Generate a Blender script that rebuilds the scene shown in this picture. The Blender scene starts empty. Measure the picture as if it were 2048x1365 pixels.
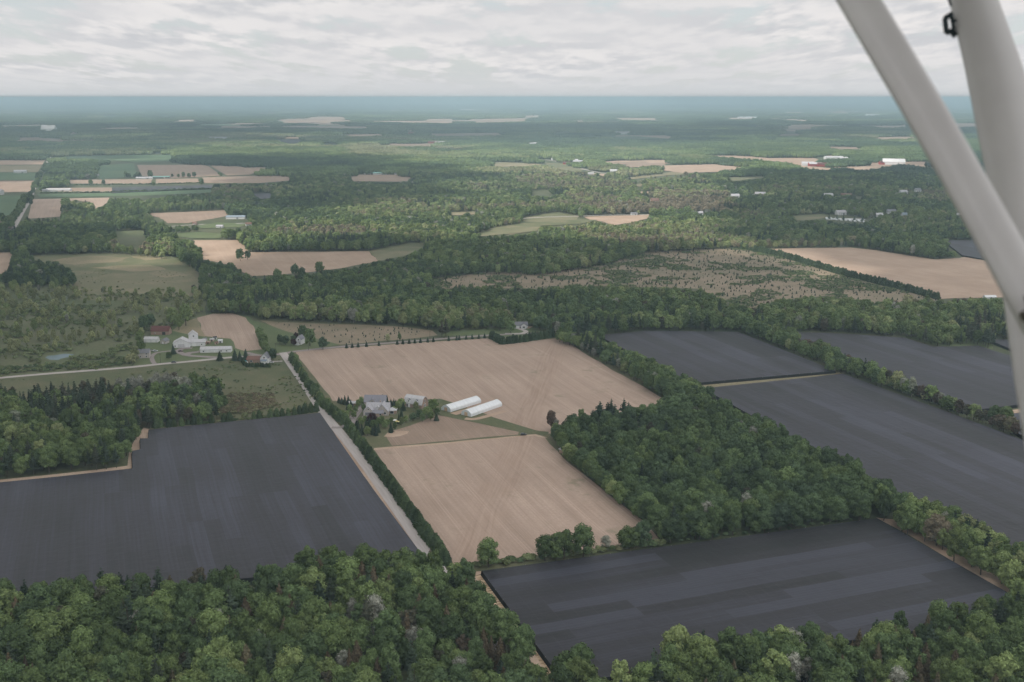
import bpy, bmesh, math, random
import numpy as np
from mathutils import Vector, Matrix
R = math.radians
random.seed(7); rng = np.random.default_rng(11)
SC = bpy.context.scene
COL = SC.collection
# ------------------------------------------------------------------ camera
W0, H0, FPX, HCAM, YH = 2048.0, 1365.0, 2190.0, 230.0, 195.5
PITCH = math.atan((H0/2 - YH)/FPX)
cp, sp = math.cos(PITCH), math.sin(PITCH)
def P2W(px, py, z=0.0):
    """photo pixel -> point on the level plane z (where that thing really stands)"""
    x = (px - W0/2)/FPX; u = -(py - H0/2)/FPX
    dx, dy, dz = x, cp + sp*u, -sp + cp*u
    t = (HCAM - z)/(-dz)
    return Vector((dx*t, dy*t, z))
def W2P(X, Y, Z):
    Zr = Z - HCAM
    fw = Y*cp - Zr*sp; up = Y*sp + Zr*cp
    return W0/2 + FPX*X/fw, H0/2 - FPX*up/fw
def CAMP(px, py, d):
    x = (px - W0/2)/FPX; u = -(py - H0/2)/FPX
    return Vector((x*d, (cp + sp*u)*d, HCAM + (-sp + cp*u)*d))
TH = R(20.4)     # heading of the field grid
GX = Vector((math.cos(TH), math.sin(TH), 0)); GY = Vector((-math.sin(TH), math.cos(TH), 0))
cam = bpy.data.cameras.new('camera'); camo = bpy.data.objects.new('camera', cam); COL.objects.link(camo)
camo.location = (0, 0, HCAM); camo.rotation_euler = (math.pi/2 - PITCH, 0, 0)
cam.sensor_width = 36; cam.lens = FPX/W0*36; cam.clip_start = .05; cam.clip_end = 150000
cam.dof.use_dof = True; cam.dof.focus_distance = 700; cam.dof.aperture_fstop = 3.6
SC.camera = camo
# ------------------------------------------------------------------ nodes
def mat(name, col=(.5,.5,.5), rough=.9, metal=0, spec=.2):
    m = bpy.data.materials.new(name); m.use_nodes = True
    b = m.node_tree.nodes['Principled BSDF']
    b.inputs['Base Color'].default_value = (*col, 1); b.inputs['Roughness'].default_value = rough
    b.inputs['Metallic'].default_value = metal; b.inputs['Specular IOR Level'].default_value = spec
    return m
class NG:
    def __init__(s, nt): s.nt = nt; s.n = nt.nodes; s.l = nt.links
    def new(s, t, **k):
        n = s.n.new(t)
        for a, v in k.items(): setattr(n, a, v)
        return n
    def put(s, sock, v):
        if isinstance(v, (int, float)): sock.default_value = v
        elif isinstance(v, tuple):
            sock.default_value = v if len(v) == len(sock.default_value) else (*v, 1)
        else: s.l.new(v, sock)
    def math(s, op, a, b=0., c=None):
        n = s.new('ShaderNodeMath', operation=op); s.put(n.inputs[0], a); s.put(n.inputs[1], b)
        if c is not None: s.put(n.inputs[2], c)
        return n.outputs[0]
    def mix(s, f, a, b, blend='MIX'):
        n = s.new('ShaderNodeMix', data_type='RGBA', blend_type=blend)
        s.put(n.inputs[0], f); s.put(n.inputs[6], a); s.put(n.inputs[7], b); return n.outputs[2]
    def xyz(s, x, y, z=0.):
        n = s.new('ShaderNodeCombineXYZ'); s.put(n.inputs[0], x); s.put(n.inputs[1], y); s.put(n.inputs[2], z); return n.outputs[0]
    def noise(s, vec, scale, detail=2., rough=.5, fac=True):
        n = s.new('ShaderNodeTexNoise'); s.l.new(vec, n.inputs['Vector'])
        n.inputs['Scale'].default_value = scale; n.inputs['Detail'].default_value = detail; n.inputs['Roughness'].default_value = rough
        return n.outputs[0]
    def ramp(s, f, stops, interp='LINEAR'):
        n = s.new('ShaderNodeValToRGB'); s.put(n.inputs[0], f); r = n.color_ramp; r.interpolation = interp
        while len(r.elements) < len(stops): r.elements.new(.5)
        for e, (p, c) in zip(r.elements, stops):
            e.position = p; e.color = (*c, 1) if not isinstance(c, float) else (c, c, c, 1)
        return n.outputs[0]
    def smooth(s, v, a, b, lo=0., hi=1.):
        n = s.new('ShaderNodeMapRange', interpolation_type='SMOOTHSTEP'); s.put(n.inputs[0], v)
        for i, q in zip((1, 2, 3, 4), (a, b, lo, hi)): n.inputs[i].default_value = q
        return n.outputs[0]
    def obj(s): return s.new('ShaderNodeTexCoord').outputs['Object']
    def sep(s, v):
        n = s.new('ShaderNodeSeparateXYZ'); s.l.new(v, n.inputs[0]); return n.outputs
def ng(m): return NG(m.node_tree)
def bsdf(m): return m.node_tree.nodes['Principled BSDF']
def setcol(m, sock): m.node_tree.links.new(sock, bsdf(m).inputs['Base Color'])
# ------------------------------------------------------------------ object helpers
def tag(o, label=None, cat=None, group=None, kind=None):
    if label: o['label'] = label
    if cat: o['category'] = cat
    if group: o['group'] = group
    if kind: o['kind'] = kind
    return o
def mesh(name, verts, faces, mats, smooth=False, mi=None):
    me = bpy.data.meshes.new(name)
    me.from_pydata([tuple(v) for v in verts], [], [tuple(f) for f in faces])
    for m in (mats if isinstance(mats, (list, tuple)) else [mats]): me.materials.append(m)
    if mi is not None: me.polygons.foreach_set('material_index', mi)
    if smooth: me.polygons.foreach_set('use_smooth', [True]*len(me.polygons))
    me.update(); return me
def link(name, me, parent=None, loc=None, rz=None):
    o = bpy.data.objects.new(name, me); COL.objects.link(o)
    if parent is not None: o.parent = parent
    if loc is not None: o.location = loc
    if rz is not None: o.rotation_euler = (0, 0, rz)
    return o
def empty(name, loc, rz=0, **k):
    o = bpy.data.objects.new(name, None); COL.objects.link(o); o.location = loc; o.rotation_euler = (0, 0, rz); o.empty_display_size = .5
    return tag(o, **k)
class MB:
    """collects shapes, becomes ONE mesh"""
    def __init__(s): s.v = []; s.f = []
    def add(s, vs, fs):
        b = len(s.v); s.v += [tuple(v) for v in vs]; s.f += [tuple(i+b for i in f) for f in fs]; return s
    def box(s, c, d, rz=0):
        hx, hy, hz = d[0]/2, d[1]/2, d[2]/2; ca, sa = math.cos(rz), math.sin(rz); vs = []
        for z in (-hz, hz):
            for x, y in ((-hx,-hy),(hx,-hy),(hx,hy),(-hx,hy)): vs.append((c[0]+x*ca-y*sa, c[1]+x*sa+y*ca, c[2]+z))
        return s.add(vs, [(3,2,1,0),(4,5,6,7),(0,1,5,4),(1,2,6,5),(2,3,7,6),(3,0,4,7)])
    def prism(s, prof, x0, x1):
        """profile in (y,z), extruded along x"""
        n = len(prof)
        return s.add([(x0,y,z) for y,z in prof]+[(x1,y,z) for y,z in prof],
                     [tuple(range(n))[::-1], tuple(range(n,2*n))]+[(i,(i+1)%n,n+(i+1)%n,n+i) for i in range(n)])
    def tube(s, pts, rad, n=8, caps=True):
        pts = [Vector(p) for p in pts]; rings = []
        for i, p in enumerate(pts):
            d = (pts[min(i+1,len(pts)-1)]-pts[max(i-1,0)]).normalized()
            a = d.cross(Vector((0,0,1)));  a = a.normalized() if a.length > .05 else Vector((1,0,0)); b = d.cross(a)
            r = rad[i] if isinstance(rad, (list, tuple)) else rad
            rings.append([p + a*r*math.cos(2*math.pi*k/n) + b*r*math.sin(2*math.pi*k/n) for k in range(n)])
        vs = [v for q in rings for v in q]; fs = []
        for i in range(len(pts)-1):
            for k in range(n): fs.append((i*n+k, i*n+(k+1)%n, (i+1)*n+(k+1)%n, (i+1)*n+k))
        if caps: fs += [tuple(range(n))[::-1], tuple(range((len(pts)-1)*n, len(pts)*n))]
        return s.add(vs, fs)
    def build(s, name, m, parent=None, loc=None, rz=None, smooth=False):
        return link(name, mesh(name, s.v, s.f, m, smooth), parent, loc, rz)
# polygon tests in photo pixels
def pip(poly, X, Y):
    P = np.array(poly, float); inside = np.zeros(X.shape, bool)
    x1, y1 = P[:,0], P[:,1]; x2, y2 = np.roll(x1, -1), np.roll(y1, -1)
    for a, b, c, d in zip(x1, y1, x2, y2):
        if b == d: continue
        inside ^= ((b > Y) != (d > Y)) & (X < (c-a)*(Y-b)/(d-b)+a)
    return inside
# ------------------------------------------------------------------ world, sun, haze
SUN_EL, SUN_AZ = R(42), math.atan2(-.45, -.85)       # from the left, a little behind the camera
sd = Vector((math.cos(SUN_EL)*math.cos(SUN_AZ), math.cos(SUN_EL)*math.sin(SUN_AZ), math.sin(SUN_EL)))
wd = bpy.data.worlds.new('World'); SC.world = wd; wd.use_nodes = True
g = NG(wd.node_tree); g.n.clear()
sky = g.new('ShaderNodeTexSky', sky_type='NISHITA', sun_disc=False, sun_elevation=SUN_EL, sun_rotation=math.atan2(sd.x, sd.y))
bg1 = g.new('ShaderNodeBackground'); g.l.new(sky.outputs[0], bg1.inputs[0]); bg1.inputs[1].default_value = .11
tc = g.new('ShaderNodeTexCoord').outputs['Generated']
X, Y, Z = g.sep(tc)
zz = g.math('ADD', g.math('MAXIMUM', Z, 0.), .035)
az = g.math('DIVIDE', X, g.math('MAXIMUM', g.math('ABSOLUTE', Y), .25))
u = g.math('DIVIDE', az, g.math('POWER', zz, .55))
v = g.math('MULTIPLY', g.math('LOGARITHM', zz, 2.718), 3.3)
vec = g.xyz(g.math('MULTIPLY', u, 3.1), v, g.math('MULTIPLY', Y, .6))
n1 = g.noise(vec, 1.2, 6, .53); n2 = g.noise(vec, 3.2, 5, .55)
dens = g.math('ADD', g.math('MULTIPLY', n1, .8), g.math('MULTIPLY', n2, .2))
vec2 = g.xyz(g.math('MULTIPLY', u, 3.1), g.math('ADD', v, -.2), g.math('MULTIPLY', Y, .6))
n3 = g.math('ADD', g.math('MULTIPLY', g.noise(vec2, 1.2, 6, .53), .8), g.math('MULTIPLY', g.noise(vec2, 3.2, 5, .55), .2))
# denser below / thinner above: the flat grey bases and the lit tops of the cloud heaps
shade = g.math('SUBTRACT', dens, n3)
lit = g.smooth(shade, -.085, .085)
body = g.mix(lit, (.55,.56,.585), (.80,.775,.765))
calm = g.noise(g.xyz(g.math('MULTIPLY', u, .9), g.math('MULTIPLY', v, .7), 3.), 1.0, 2, .5); body = g.mix(g.smooth(calm, .35, .62, .12, .72), body, (.665,.66,.67)); body = g.mix(g.smooth(dens, .35, .47), (.615,.645,.665), body)
low = g.smooth(Z, -.002, .034)
cl = g.mix(low, (.635,.645,.66), body)
up = g.smooth(Z, .09, .75, 1., 2.6)      # an overcast sky is brighter overhead
br = g.new('ShaderNodeVectorMath', operation='SCALE'); g.l.new(cl, br.inputs[0]); g.l.new(up, br.inputs['Scale'])
bg2 = g.new('ShaderNodeBackground'); g.l.new(br.outputs[0], bg2.inputs[0]); bg2.inputs[1].default_value = 1.0
cover = g.math('MAXIMUM', g.smooth(dens, .37, .47), g.math('SUBTRACT', 1., low))
cover = g.math('ADD', g.math('MULTIPLY', cover, .22), .78)
mx = g.new('ShaderNodeMixShader'); g.l.new(cover, mx.inputs[0]); g.l.new(bg1.outputs[0], mx.inputs[1]); g.l.new(bg2.outputs[0], mx.inputs[2])
wo = g.new('ShaderNodeOutputWorld'); g.l.new(mx.outputs[0], wo.inputs[0])
sun = bpy.data.lights.new('sun', 'SUN'); sun.energy = 4.5; sun.angle = R(1.5); sun.color = (1, .95, .88)
suno = bpy.data.objects.new('sun', sun); COL.objects.link(suno)
suno.rotation_euler = sd.to_track_quat('Z', 'Y').to_euler(); suno.location = (0, 0, 400)
SC.view_settings.view_transform = 'Standard'; SC.view_settings.look = 'None'; SC.view_settings.gamma = 1
SC.view_settings.exposure = EXPO = .12
HAZE_D = 1.15e-4
hz = bpy.data.materials.new('haze'); hz.use_nodes = True; h = NG(hz.node_tree); h.n.clear()
pv = h.new('ShaderNodeVolumePrincipled'); pv.inputs['Color'].default_value = (.56, .76, .84, 1); pv.inputs['Density'].default_value = HAZE_D
pv.inputs['Anisotropy'].default_value = .15
ho = h.new('ShaderNodeOutputMaterial'); h.l.new(pv.outputs[0], ho.inputs['Volume'])
tag(MB().box((0, 30000, 119.5), (90000, 66000, 241)).build('haze', hz), 'thin blue haze lying over the far countryside', 'haze', kind='stuff')
SC.cycles.use_denoising = True
SC.cycles.max_bounces = 5; SC.cycles.diffuse_bounces = 3; SC.cycles.volume_bounces = 0; SC.cycles.transparent_max_bounces = 4
SC.cycles.glossy_bounces = 2; SC.cycles.caustics_reflective = False; SC.cycles.caustics_refractive = False

# ------------------------------------------------------------------ cloud lumps added out of view, placed to keep the sun off the near land and let it through in gaps
def shading_cloud_deck():
    base = 1500.; off = sd*((base)/sd.z); r = np.random.default_rng(5)
    LIT = [((150,405),(150,45)),((1200,330),(330,45)),((1270,415),(210,50)),((640,303),(300,14)),((980,242),(190,9)),((1830,300),(190,26)),((1640,205),(420,10)),((640,215),(200,6)),((1480,318),(120,25)),((1660,332),(70,14)),((1090,455),(150,22)),((420,470),(60,25)),((210,525),(150,12)),((1750,540),(170,14))]
    m = bpy.data.materials.new('cloud'); m.use_nodes = True; q = ng(m); q.n.clear()
    d = q.new('ShaderNodeBsdfDiffuse'); d.inputs[0].default_value = (.85,.85,.86,1); t = q.new('ShaderNodeBsdfTranslucent'); t.inputs[0].default_value = (.85,.85,.86,1)
    mx = q.new('ShaderNodeMixShader'); mx.inputs[0].default_value = .5; q.l.new(d.outputs[0], mx.inputs[1]); q.l.new(t.outputs[0], mx.inputs[2])
    out = q.new('ShaderNodeOutputMaterial'); q.l.new(mx.outputs[0], out.inputs[0])
    bm = bmesh.new(); bmesh.ops.create_icosphere(bm, subdivisions=3, radius=1); iv = np.array([v.co[:] for v in bm.verts]); fi = [tuple(v.index for v in f.verts) for f in bm.faces]; bm.free()
    V = []; F = []; n = 0; tries = 0
    for k in range(900):
        y = r.uniform(-200, 9800) if k > 160 else r.uniform(-300, 1750)
        x = r.uniform(-.62,.62)*(max(y,600)+500); rad = r.uniform(170,330)*(1+max(y,0)/9000)
        px, py = W2P(x, max(y, 330.), 0.); D = math.hypot(max(y,330.), HCAM); rx = rad*FPX/D; ry = rad*FPX*HCAM/D/D
        if any(((px-c[0])/(s[0]+rx*.8))**2+((py-c[1])/(s[1]+ry*.8))**2 < 1 for c, s in LIT): continue
        if y > 2200 and r.uniform() < .45: continue
        c = np.array([x+off.x, y+off.y, base+r.uniform(0,120)])
        v = iv*(1+.16*np.sin(iv[:,:1]*5+k)+.12*np.sin(iv[:,1:2]*7+k*2))*np.array([rad,rad,rad*.22]); v[:,2] = np.maximum(v[:,2], -rad*.06)
        V += (v+c).tolist(); F += [tuple(i+n for i in f) for f in fi]; n += len(iv)
    o = link('added_clouds', mesh('added_clouds', V, F, m, True)); tag(o, 'unseen low cloud lumps added to shade the near fields', 'added_clouds', kind='stuff')
shading_cloud_deck()
# ------------------------------------------------------------------ ground materials (object axes follow the field rows: y along the rows)
def grass_mat(name, a, b, c, s=1.0):
    m = mat(name); q = ng(m); o = q.obj()
    f = q.noise(o, .02*s, 4, .6); f2 = q.noise(o, .35*s, 4, .7)
    col = q.ramp(f, [(.3, a), (.5, b), (.72, c)])
    col = q.mix(q.smooth(f2, .35, .7), col, tuple(x*.62 for x in b))
    f3 = q.noise(o, .0035, 3, .6)
    setcol(m, q.mix(q.smooth(f3, .3, .7, 0, .4), col, c)); return m
M = {}
M['ground'] = grass_mat('ground_cover', (.050,.066,.032), (.070,.088,.040), (.125,.120,.066))
M['lawn'] = grass_mat('lawn_grass', (.080,.118,.048), (.108,.145,.060), (.150,.168,.080), 2)
M['meadow'] = grass_mat('meadow_grass', (.085,.118,.052), (.135,.150,.072), (.29,.235,.155), 1.3)
M['rough'] = grass_mat('rough_grass', (.072,.100,.044), (.108,.124,.058), (.190,.160,.100), 2.2)
M['drygrass'] = grass_mat('dry_grass', (.17,.17,.085), (.23,.205,.12), (.33,.26,.17))
M['marsh'] = grass_mat('marsh_grass', (.088,.118,.054), (.122,.146,.068), (.155,.145,.088), .9)
M['crop'] = grass_mat('young_crop', (.070,.125,.060), (.085,.14,.070), (.13,.175,.085), .3)
M['scrub'] = grass_mat('scrub_ground', (.125,.128,.070), (.215,.178,.118), (.33,.25,.18), 1.6)
def soil_mat(name, a, b, c, band=False, streak=1.0, weeds=.5):
    m = mat(name); q = ng(m); o = q.obj(); x, y, z = q.sep(o)
    wob = q.math('MULTIPLY', q.noise(o, .004, 1), 7.)
    xw = q.math('ADD', x, wob)
    rows = q.noise(q.xyz(q.math('MULTIPLY', xw, .9), q.math('MULTIPLY', y, .012)), 1., 3, .65)
    wide = q.noise(q.xyz(q.math('MULTIPLY', xw, .16), q.math('MULTIPLY', y, .006)), 1., 3, .6)
    patch = q.noise(o, .016, 5, .6); fine = q.noise(o, .55, 5, .7)
    f = q.math('ADD', q.math('MULTIPLY', rows, .36*streak), q.math('ADD', q.math('MULTIPLY', wide, .30*streak), q.math('MULTIPLY', patch, 1-.66*streak)))
    col = q.ramp(f, [(.36, a), (.5, b), (.64, c)])
    col = q.mix(q.smooth(fine, .35, .68, .0, .42), col, tuple(k*.70 for k in b))
    if weeds: col = q.mix(q.math('MULTIPLY', q.smooth(q.noise(o, .03, 5, .7), .56, .72), weeds), col, (.13,.135,.075))
    # the sprayer's doubled wheel tracks every 24 m
    t = q.math('ABSOLUTE', q.math('SUBTRACT', q.math('FRACT', q.math('DIVIDE', xw, 24.)), .5))
    col = q.mix(q.smooth(q.math('ABSOLUTE', q.math('SUBTRACT', t, .036)), .006, .016, .35, 0.), col, tuple(min(1,k*1.12) for k in c))
    if band:   # one strip worked crosswise over the fields, a reddish soil with its own furrows
        p = q.new('ShaderNodeNewGeometry').outputs['Position']; X, Y, Z = q.sep(p)
        A, B = P2W(1108, 706), P2W(962, 1062); d = (B-A).normalized(); n = Vector((-d.y, d.x, 0))
        s = q.math('ADD', q.math('MULTIPLY', X, n.x), q.math('MULTIPLY', Y, n.y)); s = q.math('SUBTRACT', s, A.dot(n))
        l = q.math('ADD', q.math('MULTIPLY', X, d.x), q.math('MULTIPLY', Y, d.y))
        s = q.math('ADD', s, q.math('MULTIPLY', q.math('SUBTRACT', q.noise(p, .008, 2, .5), .5), 9.))
        inb = q.math('MULTIPLY', q.smooth(q.math('ABSOLUTE', s), 5., 16., 1., 0.), q.smooth(q.noise(p, .03, 4, .6), .3, .6, .35, 1.))
        st = q.noise(q.xyz(q.math('MULTIPLY', s, .55), q.math('MULTIPLY', l, .015)), 1., 3, .6)
        bc = q.ramp(st, [(.35, (.255,.175,.130)), (.5, (.33,.235,.178)), (.66, (.40,.295,.228))])
        col = q.mix(q.math('MULTIPLY', inb, .62), col, bc)
    setcol(m, col); return m
M['soil'] = soil_mat('pale_soil', (.285,.208,.158), (.385,.284,.222), (.475,.358,.285), band=True)
M['soil_dark'] = soil_mat('brown_soil', (.225,.165,.120), (.290,.210,.158), (.36,.265,.205), streak=.8)
M['soil_pink'] = soil_mat('pinkish_soil', (.330,.235,.170), (.395,.285,.210), (.47,.35,.265), streak=.5, weeds=.12)
M['dirt'] = soil_mat('bare_dirt', (.34,.235,.17), (.44,.32,.235), (.54,.41,.31), streak=.15, weeds=.1)
def straw_mat():
    m = mat('straw_heaps'); q = ng(m); o = q.obj(); x, y, z = q.sep(o)
    w = q.noise(q.xyz(q.math('MULTIPLY', x, .12), q.math('MULTIPLY', y, .75)), 1., 3, .6)
    setcol(m, q.ramp(w, [(.36, (.15,.095,.06)), (.5, (.42,.30,.19)), (.66, (.62,.48,.33))])); return m
M['straw'] = straw_mat()
def road_mat(name, a, b):
    m = mat(name); q = ng(m); o = q.obj(); x, y, z = q.sep(o)
    f = q.noise(q.xyz(q.math('MULTIPLY', x, .8), q.math('MULTIPLY', y, .05)), 1., 4, .6)
    setcol(m, q.mix(q.smooth(q.noise(o, 1.3, 4, .7), .3, .7, 0, .3), q.ramp(f, [(.3, a), (.7, b)]), a)); return m
M['gravel'] = road_mat('gravel_road', (.38,.34,.32), (.50,.455,.43))
M['asphalt'] = road_mat('worn_asphalt', (.235,.20,.19), (.33,.285,.27))
# black shade netting laid in long panels, seams and cross wires showing
def shade_mat(name, along, L, Wd, base=1.0, contrast=1.0, light=0.):
    m = mat(name, rough=.62, spec=.35); q = ng(m); o = q.obj(); x, y, z = q.sep(o)
    wob = q.noise(o, .01, 2); x = q.math('ADD', x, q.math('MULTIPLY', wob, 3.)); y = q.math('ADD', y, q.math('MULTIPLY', wob, 4.))
    a, b = (y, x) if along == 'y' else (x, y)
    row = q.math('FLOOR', q.math('DIVIDE', b, Wd))
    w1 = q.new('ShaderNodeTexWhiteNoise', noise_dimensions='1D'); q.put(w1.inputs['W'], row)
    pos = q.math('ADD', q.math('DIVIDE', a, L), q.math('MULTIPLY', q.math('FLOOR', q.math('MULTIPLY', w1.outputs[0], 3.)), .333))
    cell = q.math('FLOOR', pos)
    w2 = q.new('ShaderNodeTexWhiteNoise', noise_dimensions='2D'); q.l.new(q.xyz(row, cell), w2.inputs['Vector'])
    w3 = q.new('ShaderNodeTexWhiteNoise', noise_dimensions='2D'); q.l.new(q.xyz(q.math('FLOOR', q.math('DIVIDE', row, 3.)), q.math('FLOOR', q.math('DIVIDE', pos, 1.5))), w3.inputs['Vector'])
    strk = q.noise(q.xyz(q.math('MULTIPLY', b, .5), q.math('MULTIPLY', a, .012)), 1., 3, .6)
    v = q.math('ADD', q.math('MULTIPLY', w2.outputs[0], .24*contrast), q.math('MULTIPLY', w3.outputs[0], .12*contrast))
    v = q.math('ADD', v, q.math('MULTIPLY', q.math('SUBTRACT', strk, .5), .85))
    v = q.math('ADD', v, q.math('MULTIPLY', q.math('SUBTRACT', q.noise(o, .012, 3, .5), .5), .7)); v = q.math('ADD', v, .38-.18*contrast+light)
    k = base
    col = q.ramp(v, [(.1, (.026*k,.025*k,.029*k)), (.33, (.041*k,.037*k,.046*k)), (.5, (.052*k,.048*k,.066*k)), (.8, (.080*k,.080*k,.112*k))])
    seam = q.math('ABSOLUTE', q.math('SUBTRACT', q.math('FRACT', q.math('DIVIDE', b, Wd)), .5))
    endm = q.math('ABSOLUTE', q.math('SUBTRACT', q.math('FRACT', q.math('DIVIDE', a, L/12)), .5))
    col = q.mix(q.math('MULTIPLY', q.smooth(seam, .485, .497), .40), col, (.022*k,.022*k,.026*k))
    seam2 = q.math('ABSOLUTE', q.math('SUBTRACT', q.math('FRACT', q.math('DIVIDE', b, Wd/4)), .5))
    col = q.mix(q.math('MULTIPLY', q.smooth(seam2, .38, .5), .42), col, (.020*k,.020*k,.024*k))
    col = q.mix(q.math('MULTIPLY', q.smooth(endm, .45, .5), .18), col, (.12*k,.125*k,.145*k))
    setcol(m, col)
    bp = q.new('ShaderNodeBump'); bp.inputs['Strength'].default_value = .5; bp.inputs['Distance'].default_value = .5
    q.l.new(q.noise(o, .25, 3), bp.inputs['Height']); q.l.new(bp.outputs[0], bsdf(m).inputs['Normal']); return m
M['shade_y'] = shade_mat('shade_netting_lengthwise', 'y', 95, 8.5, .61, 1.4, .04)
M['shade_x'] = shade_mat('shade_netting_crosswise', 'x', 110, 8.5, .45, 3.0, .06)
M['shade_n'] = shade_mat('shade_netting_narrow', 'y', 140, 8., .60, 1.9, .03)
M['net_side'] = mat('shade_netting_edge', (.012,.013,.015), .8)
def water():
    m = mat('pond_water', (.20,.27,.31), .12, 0, .9); return m  # pale base colour stands in for reflected sky
M['water'] = water(); M['stream'] = mat('dark_stream_water', (.012,.012,.012), .1, 0, .5)
# ------------------------------------------------------------------ foliage
def foliage(name, stops, var=.35, vscale=1.2):
    m = bpy.data.materials.new(name); m.use_nodes = True; q = ng(m); q.n.clear()
    at = q.new('ShaderNodeAttribute', attribute_type='INSTANCER', attribute_name='tint')
    oi = q.new('ShaderNodeObjectInfo')
    c = q.ramp(at.outputs['Fac'], stops)
    rnd = q.math('ADD', q.math('MULTIPLY', oi.outputs['Random'], .62), .70)
    o = q.obj()
    leaf = q.noise(o, vscale, 3, .6); lf = q.smooth(leaf, .3, .72, 1-var, 1+var)
    k = q.math('MULTIPLY', rnd, lf)
    col = q.new('ShaderNodeVectorMath', operation='SCALE'); q.l.new(c, col.inputs[0]); q.l.new(k, col.inputs['Scale'])
    d = q.new('ShaderNodeBsdfDiffuse'); q.l.new(col.outputs[0], d.inputs[0])
    t = q.new('ShaderNodeBsdfTranslucent'); q.l.new(col.outputs[0], t.inputs[0])
    mx = q.new('ShaderNodeMixShader'); mx.inputs[0].default_value = .14
    q.l.new(d.outputs[0], mx.inputs[1]); q.l.new(t.outputs[0], mx.inputs[2])
    out = q.new('ShaderNodeOutputMaterial'); q.l.new(mx.outputs[0], out.inputs[0]); return m
GK = 1.82
def gk(s): return [(p, tuple(min(.4, x*GK) for x in c)) for p, c in s]
M['leaf'] = foliage('broadleaf_foliage', gk([(0,(.034,.050,.031)), (.25,(.052,.076,.034)), (.5,(.076,.104,.040)), (.72,(.110,.136,.055)), (.88,(.152,.160,.080)), (1,(.122,.104,.072))]))
M['pineleaf'] = foliage('pine_needles', gk([(0,(.022,.034,.024)), (.5,(.034,.046,.030)), (1,(.062,.052,.040))]))
M['larchleaf'] = foliage('brown_larch_needles', gk([(0,(.055,.045,.029)), (.5,(.074,.058,.038)), (1,(.095,.092,.055))]))
M['silverleaf'] = foliage('silvery_foliage', gk([(0,(.125,.13,.105)), (.5,(.155,.155,.13)), (1,(.115,.135,.085))]))
M['brownpineleaf'] = foliage('brownish_pine_foliage', gk([(0,(.036,.042,.028)), (.4,(.048,.044,.030)), (.8,(.066,.050,.038)), (1,(.084,.056,.042))]))
M['cedarleaf'] = foliage('cedar_sprays', gk([(0,(.026,.040,.022)), (.5,(.038,.054,.026)), (1,(.058,.082,.034))]))
M['purpleleaf'] = foliage('dark_purple_foliage', [(0,(.030,.010,.014)), (1,(.045,.016,.018))])
M['orangeleaf'] = foliage('orange_foliage', [(0,(.26,.17,.04)), (1,(.30,.20,.05))])
M['shrubleaf'] = foliage('shrub_foliage', gk([(0,(.040,.062,.036)), (.5,(.075,.10,.045)), (.8,(.11,.125,.06)), (1,(.105,.080,.055))]))
M['bark'] = mat('bark', (.075,.058,.045)); M['palebark'] = mat('pale_bark', (.30,.265,.23))
# ------------------------------------------------------------------ tree shapes
def ico(sub):
    bm = bmesh.new(); bmesh.ops.create_icosphere(bm, subdivisions=sub, radius=1)
    v = np.array([x.co[:] for x in bm.verts]); f = [tuple(q.index for q in p.verts) for p in bm.faces]; bm.free(); return v, f
ICO1, ICO2 = ico(1), ico(2)
def quads(P, N, size, r, aspect=1.5, jit=.55):
    """leaf clumps: one small four-sided face at each point, about square to N"""
    n = len(P); N = N + r.normal(0, jit, (n, 3)); N /= np.linalg.norm(N, axis=1)[:, None]
    a = np.cross(N, r.normal(0, 1, (n, 3))); a /= np.linalg.norm(a, axis=1)[:, None]; b = np.cross(N, a)
    s = size*r.uniform(.6, 1.35, n)[:, None]; a = a*s*aspect*.5; b = b*s*.5
    V = np.stack([P-a-b*.5, P-a*.1-b, P+a+b*.25, P+a*.15+b], 1).reshape(-1, 3)
    F = [(4*i, 4*i+1, 4*i+2, 4*i+3) for i in range(n)]; return V, F
class Parts:
    def __init__(s): s.V = []; s.F = []; s.n = 0
    def add(s, V, F): s.V.append(V); s.F += [tuple(i+s.n for i in f) for f in F]; s.n += len(V)
    def get(s): return np.concatenate(s.V), s.F
def trunk_geo(h, r0, r, limbs=4, spread=2.5, top=None):
    b = MB(); b.tube([(0,0,-.3), (0.05*h*r.normal(), 0, h*.5), (0, .04*h*r.normal(), h)], [r0, r0*.7, r0*.3], 6)
    for k in range(limbs):
        a = r.uniform(0, 6.28); z = h*r.uniform(.45, .85)
        b.tube([(0,0,z), (math.cos(a)*spread*.6, math.sin(a)*spread*.6, z+spread*.5), (math.cos(a)*spread, math.sin(a)*spread, z+spread)], [r0*.42, r0*.25, r0*.08], 5)
    return np.array(b.v), b.f
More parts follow.
